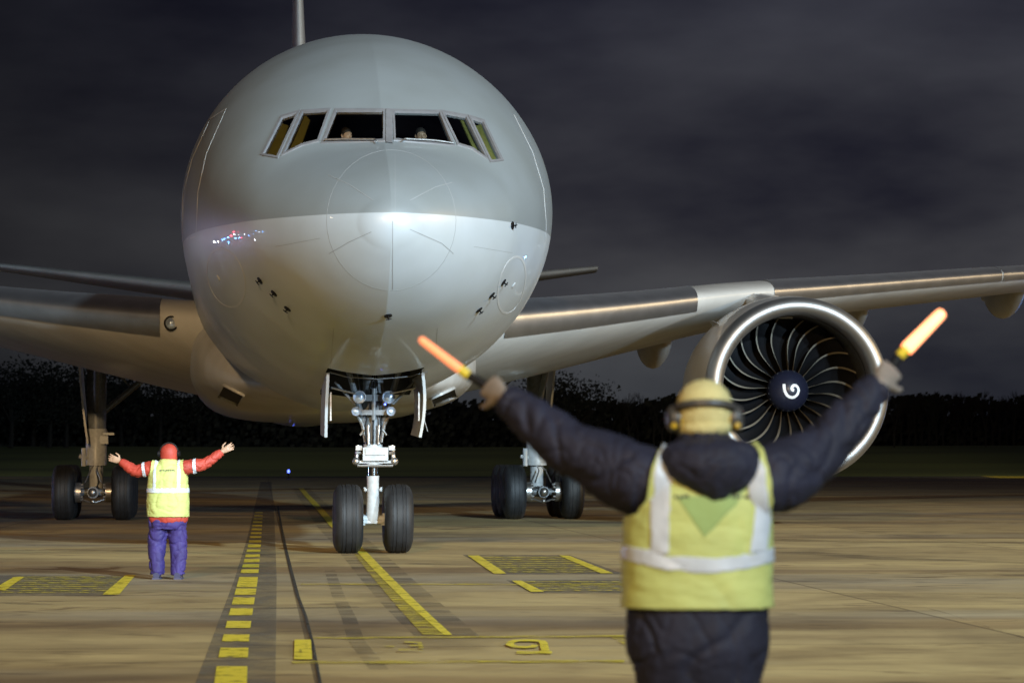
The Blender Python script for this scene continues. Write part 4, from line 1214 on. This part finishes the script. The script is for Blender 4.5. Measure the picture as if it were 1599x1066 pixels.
for S_, E_, W_, wdv, sd in ((SL, EL, WL, wand_dirs[0], (-1, 0, 1)), (SR, ER, WR, wand_dirs[1], (1, 0, 1))):
    S_, E_, W_ = Vector(S_), Vector(E_), Vector(W_)
    smooth_tube(body, [Vector((S_.x * .4, 0, S_.z)), S_, E_, W_], [.05, .055, .042, .028], 14)
for s in (-1, 1): smooth_tube(body, [(s * .10, 0, .78), (s * .11, .01, .45), (s * .115, -.01, .09), (s * .115, .08, .035)], [.085, .06, .045, .04], 14)
wh = []
for W_, E_, wdv in ((WL, EL, wand_dirs[0]), (WR, ER, wand_dirs[1])):
    W_, E_ = Vector(W_), Vector(E_); wd_ = wdv.normalized(); fa_ = (W_ - E_).normalized()
    d = (fa_ * 1.0 + Vector((0, .25, 0))); d = (d - wd_ * d.dot(wd_) * .75).normalized(); d = (fa_ * .6 + d * .8).normalized()
    nrm = Vector((0, 1, 0)) ; hb_ = MB()
    side = wd_
    hand(body, W_, d, nrm, side, 68, 1.12)
    wh.append((W_ + d * .090 + (nrm - d * nrm.dot(d)).normalized() * .034, wd_))
bme = remesh(body, .0045, 2); put('body', bme, M['glove'], P1)
# cuffs are part of the jacket; trousers and boots
tr = MB(); torso(tr, [(.70, 0, 0, .185, .13), (.78, 0, 0, .20, .145), (.86, 0, 0, .20, .145), (.9, 0, 0, .15, .10)])
for s in (-1, 1): smooth_tube(tr, [(s * .09, 0, .80), (s * .115, .01, .60), (s * .12, .01, .40), (s * .125, 0, .12)], [.11, .105, .088, .082], 18)
put('trousers', remesh(tr, .010, 3, wrinkle(.006, 5, 7)), M['trouser'], P1)
for s in (-1, 1):
    b_ = MB(); b_.tube([(s * .12, -.09, .055), (s * .12, -.03, .06), (s * .12, .06, .055), (s * .12, .15, .04), (s * .12, .19, .035)], [(.045, .04), (.055, .048), (.05, .05), (.04, .052), (.025, .035)], 14, ref=(0, 0, 1)); b_.tube([(s * .12, -.03, .05), (s * .12, -.02, .16)], [.055, .055], 14)
    b_.box((s * .12, .05, .012), (.05, .14, .012)); b_.build('boot', M['black'], P1)
# vest
VP = [(x_(950), z_(946)), (x_(955), z_(814)), (x_(985), z_(806)), (x_(1000), z_(800)), (x_(1007), z_(775)), (x_(1010), z_(745)), (x_(1022), z_(712)), (x_(1034), z_(700)), (x_(1048), z_(712)), (x_(1150), z_(712)), (x_(1160), z_(692)), (x_(1180), z_(694)), (x_(1190), z_(712)), (x_(1197), z_(745)), (x_(1200), z_(775)), (x_(1200), z_(800)), (x_(1206), z_(806)), (x_(1230), z_(814)), (x_(1230), z_(946))]
vest = put('hi_vis_vest', carve(jme, VP, .021, 4), M['hivis'], P1, .004)
sag = lambda px: 868 + 14 * math.sin(math.pi * min(1, max(0, (px - 965) / 245)))
hp = [(x_(px), z_(sag(px) - 12)) for px in range(955, 1226, 18)] + [(x_(px), z_(sag(px) + 9)) for px in range(1225, 954, -18)]
hp = [(x_(940), z_(845)), (x_(985), z_(850)), (x_(1040), z_(864)), (x_(1110), z_(868)), (x_(1160), z_(862)), (x_(1235), z_(842)), (x_(1235), z_(863)), (x_(1160), z_(884)), (x_(1110), z_(890)), (x_(1040), z_(887)), (x_(985), z_(872)), (x_(940), z_(866))]
put('reflective_tape', carve(jme, hp, .025, 4), M['tape'], vest, .003)
for poly in ([(x_(1018), z_(860)), (x_(1017), z_(740)), (x_(1022), z_(715)), (x_(1032), z_(700)), (x_(1048), z_(730)), (x_(1044), z_(790)), (x_(1042), z_(862))],
             [(x_(1160), z_(860)), (x_(1168), z_(790)), (x_(1163), z_(740)), (x_(1152), z_(700)), (x_(1172), z_(700)), (x_(1190), z_(735)), (x_(1192), z_(790)), (x_(1184), z_(858))]):
    put('reflective_tape', carve(jme, poly, .0255, 4), M['tape'], vest, .003)
gp = [(x_(1052), z_(775)), (x_(1152), z_(775)), (x_(1093), z_(836))]
put('mesh_panel', carve(jme, gp, .0225, 4, lambda c: c.y < 0), mat('green_mesh_panel', (0.30, 0.41, 0.14), 0.8, bump=.3), vest, .002)
for k, px in enumerate([1050, 1056, 1063, 1068, 1132, 1139, 1145, 1152, 1158]):
    put('print', carve(jme, [(x_(px), z_(779)), (x_(px + 4), z_(779)), (x_(px + 4), z_(774)), (x_(px), z_(774))], .024, 4, lambda c: c.y < 0), M['trouser'], vest)
# hood and collar
hd = MB(); ol = [(1027, 712), (1038, 694), (1070, 686), (1110, 683), (1148, 686), (1174, 694), (1184, 710), (1182, 734), (1158, 762), (1130, 780), (1112, 788), (1090, 778), (1056, 758), (1030, 735)]
N_ = 60; dn = densify(ol, 8); cx_, cz_ = x_(1107), z_(722); rings = 10; b_ = []
for i in range(rings + 1):
    rr = i / rings
    for (px, py) in dn:
        dx, dz = x_(px) - cx_, z_(py) - cz_; ins = math.sqrt(max(0, 1 - rr * rr)); b_.append((cx_ + dx * rr, -.125 - .075 * ins - .03 * (1 - rr) + (z_(py) < cz_) * -.01, cz_ + dz * rr))
m_ = len(dn); fs = [(i * m_ + k, i * m_ + (k + 1) % m_, (i + 1) * m_ + (k + 1) % m_, (i + 1) * m_ + k) for i in range(rings) for k in range(m_)]
bk = len(b_); b2 = [(p[0], -.06, p[2]) for p in b_[rings * m_:]]
fs += [(rings * m_ + k, rings * m_ + (k + 1) % m_, bk + (k + 1) % m_, bk + k) for k in range(m_)] + [tuple(bk + k for k in range(m_))]
hd.add(b_ + b2, fs)
hd.tube([(.02, .01, 1.46), (.02, .01, 1.52), (.022, .012, 1.565), (.024, .015, 1.585)], [(.135, .115), (.105, .10), (.092, .09), (.085, .085)], 28, ref=(1, 0, 0))
put('hood', remesh(hd, .008, 4, wrinkle(.006, 9, 12)), M['jacket'], P1)
# cap, headband, ear defenders
cp = MB(); pr = [(-.062, .0815), (-.03, .0925), (0, .0985), (.04, .0955), (.075, .083), (.10, .062), (.116, .035), (.123, .0)]
hx, hy, hz = hc; cp.lathe((hx, hy - .004, hz), (-.04, 0, 1), [(h, r * 1.0) for h, r in pr] , 40)
cp.lathe((hx, hy - .004, hz), (-.04, 0, 1), [(-.066, .083), (-.066, .089), (-.03, .097), (-.028, .092)], 40)
co = cp.build('knit_cap', M['yknit'], P1, sharp=None)
bp = [(hx + .103 * math.cos(t), hy - .03 - .080 * math.sin(t), hz + .022 + .020 * math.sin(t)) for t in [math.pi * k / 20 for k in range(21)]]
MB().tube(bp, [(.012, .005)] * 21, 10, ref=(0, 0, 1)).build('headband', M['muff'], P1)
for s in (-1, 1):
    e_ = MB(); e_.lathe((hx + s * .083, hy - .012, hz - .012), (s, -.15, 0), [(0, .034), (.004, .044), (.018, .047), (.036, .043), (.046, .030), (.048, 0)], 24)
    eo = e_.build('ear_defender', M['muff'], P1)
    MB().lathe((hx + s * .088, hy - .012, hz - .012), (s, -.15, 0), [(-.012, .035), (-.010, .046), (.002, .047), (.002, .035)], 24).tube([(hx + s * .100, hy - .055, hz - .03), (hx + s * .112, hy - .055, hz - .042)], [.012, .010], 8).build('ear_defender_trim', M['muffy'], eo)

wand_glow1 = mat('orange_wand_glow', (0.8, 0.3, 0.15), 0.4, emit=(1.0, 0.26, 0.10), es=1.25)
wand_glow2 = mat('bright_orange_wand_glow', (0.8, 0.3, 0.15), 0.4, emit=(1.0, 0.36, 0.16), es=3.2)
M['collar'] = mat('yellow_wand_collar', (0.65, 0.50, 0.03), 0.5, emit=(0.8, 0.6, .05), es=0.15)
for i, ((hp_, wv), gm, lab) in enumerate(zip(wh, (wand_glow1, wand_glow2), ('dimmer orange light wand held in the marshaller\'s left hand, in front of the aircraft nose', 'brighter orange light wand held in the marshaller\'s right hand, against the dark sky'))):
    Wd = empty('light_wand', (X1 + hp_.x, D1 + hp_.y, hp_.z)); tag(Wd, lab, 'light wand', 'marshalling wands')
    px0, py0 = ((731, 586), (1405, 556))[i]; px1, py1 = ((655, 528), (1474, 486))[i]
    c0 = Vector(pd(px0, py0, hp_.y + .02)) - hp_; c1 = Vector(pd(px1, py1, hp_.y + .05)) - hp_; dd = (c1 - c0).normalized(); ln = (c1 - c0).length
    rr = (.0145, .021)[i]
    MB().tube([-wv * .06, Vector((0, 0, 0)), c0], [.015, .015, .016], 14).build('wand_handle', M['black'], Wd)
    MB().lathe(c0, dd, [(-.005, .014), (0, .0175), (.034, .0185), (.036, .012)], 20).build('wand_collar', M['collar'], Wd)
    MB().lathe(c0, dd, [(.034, rr * 1.05), (.05, rr * 1.1), (ln - .02, rr * .92), (ln - .006, rr * .8), (ln, rr * .3), (ln, 0)], 24).build('wand_tube', gm, Wd)

# ---- second ground handler, beside the left main gear ---------------------------------
D2 = 35.1; K2 = F / D2; X2 = (263 - 799.5) / K2
x_ = lambda px: (px - 263) / K2
z_ = lambda py: CH + (YH - py) / K2
P2 = empty('person', (X2, D2, 0)); tag(P2, 'ground handler in red jacket and cap, yellow vest and violet trousers, arms spread', 'person')
SL, SR = (-.20, -.01, 1.37), (.21, -.01, 1.38)
EL, ER = (x_(212), .03, z_(735)), (x_(319), .03, z_(724))
WL, WR = (x_(187), .08, z_(720)), (x_(346), .08, z_(705))
hc = (x_(264), .02, 1.565)
trs = [(.70, 0, 0, .235, .17), (.76, 0, 0, .25, .185), (.9, 0, 0, .248, .19), (1.05, 0, 0, .243, .185), (1.2, 0, 0, .235, .175), (1.3, 0, 0, .225, .16), (1.38, 0, 0, .18, .13), (1.43, 0, 0, .12, .10), (1.47, 0, 0, .09, .085)]
jk = MB(); torso(jk, trs)
for S_, E_, W_ in ((SL, EL, WL), (SR, ER, WR)):
    S_, E_, W_ = Vector(S_), Vector(E_), Vector(W_); smooth_tube(jk, [Vector((S_.x * .3, 0, S_.z - .03)), S_, S_.lerp(E_, .5), E_, E_.lerp(W_, .5), W_.lerp(E_, .02)], [.08, .094, .086, .075, .062, .048], 18)
jme2 = remesh(jk, .010, 3, wrinkle(.009, 6, 5.5, .22)); put('jacket', jme2.copy(), M['redcloth'], P2)
for poly in ([(x_(226), 1.2), (x_(221), 1.5), (x_(225.5), 1.5), (x_(231), 1.2)], [(x_(303), 1.2), (x_(301.5), 1.5), (x_(306), 1.5), (x_(308.5), 1.2)]):
    put('arm_band', carve(jme2, poly, .006, 0), M['tape'], P2, .003)
body = MB(); torso(body, [(z, a, b, c * .85, d * .85) for z, a, b, c, d in trs]); smooth_tube(body, [(0, 0, 1.38), (0, .01, 1.45), (hc[0], .02, 1.50)], [.07, .065, .065], 14); head(body, hc, .98)
for S_, E_, W_, dr, tdir in ((SL, EL, WL, (-1, .1, .35), (.5, 0, 1)), (SR, ER, WR, (1, .1, .55), (-.4, 0, 1))):
    smooth_tube(body, [Vector((S_[0] * .4, 0, S_[2])), S_, E_, W_], [.05, .052, .042, .028], 12); hand(body, W_, dr, (0, 1, 0), tdir, 12, 1.05, .35, 1.3)
for s in (-1, 1): smooth_tube(body, [(s * .12, 0, .75), (s * .13, .01, .45), (s * .135, -.01, .09), (s * .135, .07, .035)], [.09, .065, .045, .04], 12)
put('body', remesh(body, .0055, 1), M['skin'], P2)
tr = MB(); torso(tr, [(.62, 0, 0, .215, .155), (.70, 0, 0, .235, .17), (.78, 0, 0, .235, .17), (.8, 0, 0, .2, .15)])
for s in (-1, 1): smooth_tube(tr, [(s * .10, 0, .72), (s * .125, .01, .5), (s * .135, .0, .3), (s * .13, -.01, .10), (s * .13, -.01, .055)], [.13, .118, .10, .092, .09], 18)
put('trousers', remesh(tr, .010, 2, wrinkle(.012, 6, 2)), M['purple'], P2)
for s in (-1, 1):
    b_ = MB(); b_.tube([(s * .13, -.10, .045), (s * .13, -.03, .055), (s * .135, .08, .05), (s * .14, .17, .035)], [(.04, .04), (.05, .048), (.045, .048), (.028, .035)], 12, ref=(0, 0, 1)); b_.box((s * .135, .03, .010), (.048, .13, .010)); b_.build('shoe', M['shoe'], P2)
VP = [(-.30, .775), (-.30, 1.20), (-.235, 1.23), (-.215, 1.30), (-.205, 1.36), (-.19, 1.5), (.19, 1.5), (.205, 1.36), (.22, 1.30), (.24, 1.23), (.30, 1.20), (.30, .775)]
vest = put('hi_vis_vest', carve(jme2, VP, .016, 4), M['hivis'], P2, .004)
put('reflective_tape', carve(jme2, [(-.3, 1.07), (.3, 1.07), (.3, 1.125), (-.3, 1.125)], .020, 4), M['tape'], vest, .003)
for s in (-1, 1): put('reflective_tape', carve(jme2, [(s * .16, 1.10), (s * .16, 1.46), (s * .125, 1.46), (s * .125, 1.10)], .0205, 4), M['tape'], vest, .003)
for k in range(9):   # small illegible line of print across the shoulders
    xx = -.09 + k * .022; put('print', carve(jme2, [(xx, 1.335), (xx + .014, 1.335), (xx + .014, 1.35), (xx, 1.35)], .0195, 4, lambda c: c.y < 0), M['trouser'], vest)
cp = MB(); hx, hy, hz = hc; cp.lathe((hx, hy, hz), (0, 0, 1), [(-.10, .075), (-.085, .098), (-.03, .108), (.02, .108), (.06, .095), (.09, .07), (.11, .035), (.118, 0)], 32)
cp.build('cap', M['redcloth'], P2)
bp = [(hx + .112 * math.cos(t), hy - .01, hz + .005 + .120 * math.sin(t)) for t in [math.pi * k / 20 for k in range(21)]]
MB().tube(bp, [(.008, .010)] * 21, 8, ref=(0, 1, 0)).build('headband', M['black'], P2)
for s in (-1, 1): MB().lathe((hx + s * .10, hy, hz - .01), (s, 0, 0), [(0, .03), (.004, .042), (.03, .042), (.04, .028), (.042, 0)], 20).build('ear_defender', M['black'], P2)

# ---- pilots ---------------------------------------------------------------------------
for px, lab, yaw in ((541, 'pilot seated behind the left windscreen pane, face half in shadow', .5), (657, 'pilot seated behind the right windscreen pane, face turned to the camera', .15)):
    r = ray(px, 203); h = hit(px, 203); p = PM @ (h[0]) + r.normalized() * .95
    o = empty('person', (p.x, p.y, p.z - 1.10), TH + math.pi); tag(o, lab, 'person', 'pilots in the cockpit')
    b_ = MB(); torso(b_, [(.05, 0, 0, .17, .13), (.3, 0, 0, .16, .12), (.6, 0, 0, .20, .12), (.72, 0, 0, .19, .10), (.80, 0, 0, .09, .07), (.84, 0, 0, .06, .06)]); b_.tube([(0, 0, .78), (0, .01, .95)], .055, 12)
    head(b_, (0, .03, 1.0), 1.0, yaw)
    for s in (-1, 1):
        smooth_tube(b_, [(s * .12, 0, .70), (s * .20, .0, .70), (s * .25, .08, .45), (s * .16, .33, .42)], [.05, .055, .045, .028], 12); hand(b_, (s * .16, .33, .42), (0, 1, -.1), (0, 0, -1), (-s, 0, 0), 30)
        smooth_tube(b_, [(s * .09, 0, .10), (s * .11, .42, .10), (s * .11, .50, -.10), (s * .11, .48, -.33), (s * .11, .58, -.36)], [.085, .065, .055, .045, .035], 12)
    put('body', remesh(b_, .008, 1), M['skin'], o)
    c_ = MB(); torso(c_, [(.0, 0, 0, .19, .15), (.3, 0, 0, .18, .14), (.6, 0, 0, .22, .14), (.73, 0, 0, .20, .12), (.81, 0, 0, .08, .075)])
    for s in (-1, 1): smooth_tube(c_, [(s * .10, 0, .70), (s * .205, .0, .70), (s * .235, .04, .55)], [.07, .07, .065], 12)
    put('shirt', remesh(c_, .012, 2), M['shirt'], o)
    c_ = MB()
    for s in (-1, 1): smooth_tube(c_, [(s * .09, -.05, .08), (s * .11, .42, .10), (s * .11, .50, -.10), (s * .11, .48, -.30)], [.105, .08, .07, .06], 12)
    put('trousers', remesh(c_, .012, 1), M['trouser'], o)
    q = Matrix.Rotation(yaw, 3, 'Z'); h_ = MB().ball((0, 0, 0), .105, 18, sc=(.82, 1.0, 1.0)); h_.v = [tuple(q @ Vector((v[0], v[1] - .022, v[2] + .035)) + Vector((0, .03, 1.0))) for v in h_.v]
    h_.build('hair', M['hair'], o)
    lp = PMI @ Vector((p.x, p.y, p.z - 1.10)); sb = MB().box((lp.x, lp.y + .05, lp.z - .02), (.24, .25, .05)).box((lp.x, lp.y + .24, lp.z + .40), (.22, .05, .45)).box((lp.x, lp.y + .1, (lp.z + 4.9) / 2), (.1, .1, max(.02, (lp.z - 4.95) / 2)))
    sb.build('pilot_seat', M['cockpit'], PL, smooth=False)

# coloured lamps of the terminal and service vehicles behind the photographer, mirrored in the nose
tl = []
for i, (px, py) in enumerate([(334, 378), (341, 377), (347, 374), (350, 372), (356, 370), (361, 368), (365, 362), (368, 372), (372, 366), (377, 371), (382, 365), (389, 368), (396, 366), (400, 361), (405, 363), (411, 361), (398, 374), (357, 378), (820, 402)]):
    r = ray(px, py).normalized(); h = BV.ray_cast(Vector((0, 0, CH)), r)
    if h[0] is None: continue
    k = min(range(len(FC)), key=lambda q: 0) if False else None
    tl.append((h[0], r, h[1]))
cols = [mat('white_lamp_glow', (.9, .9, .9), .3, emit=(.8, .9, 1), es=130), mat('blue_beacon_glow', (.2, .4, 1), .3, emit=(.1, .35, 1), es=170), mat('red_beacon_glow', (1, .1, .1), .3, emit=(1, .05, .08), es=120)]
g = [MB(), MB(), MB()]
for i, (p, r, n) in enumerate(tl):
    if n.dot(r) > 0: n = -n
    q = (r - 2 * r.dot(n) * n).normalized(); d = 55
    if q.z < -.02: d = min(d, (p.z - .6) / -q.z)
    c = p + q * d; g[[0, 0, 1, 1, 1, 2, 2, 1, 0, 2, 0, 1, 1, 1, 0, 1, 0, 1, 1][i]].ball(tuple(c), .3, 8)
for mb, m in zip(g, cols):
    if mb.v:
        pass
TLO = empty('terminal_lights', (-40, 10, 0)); tag(TLO, 'cluster of blue, white and red lamps mirrored on the left of the nose', 'lights')
for mb, m in zip(g, cols):
    if mb.v:
        mb.v = [(x + 40, y - 10, z) for x, y, z in mb.v]; mb.build('lamp', m, TLO)
        print('lamp at', [round(c, 1) for c in mb.v[0]], len(mb.v))
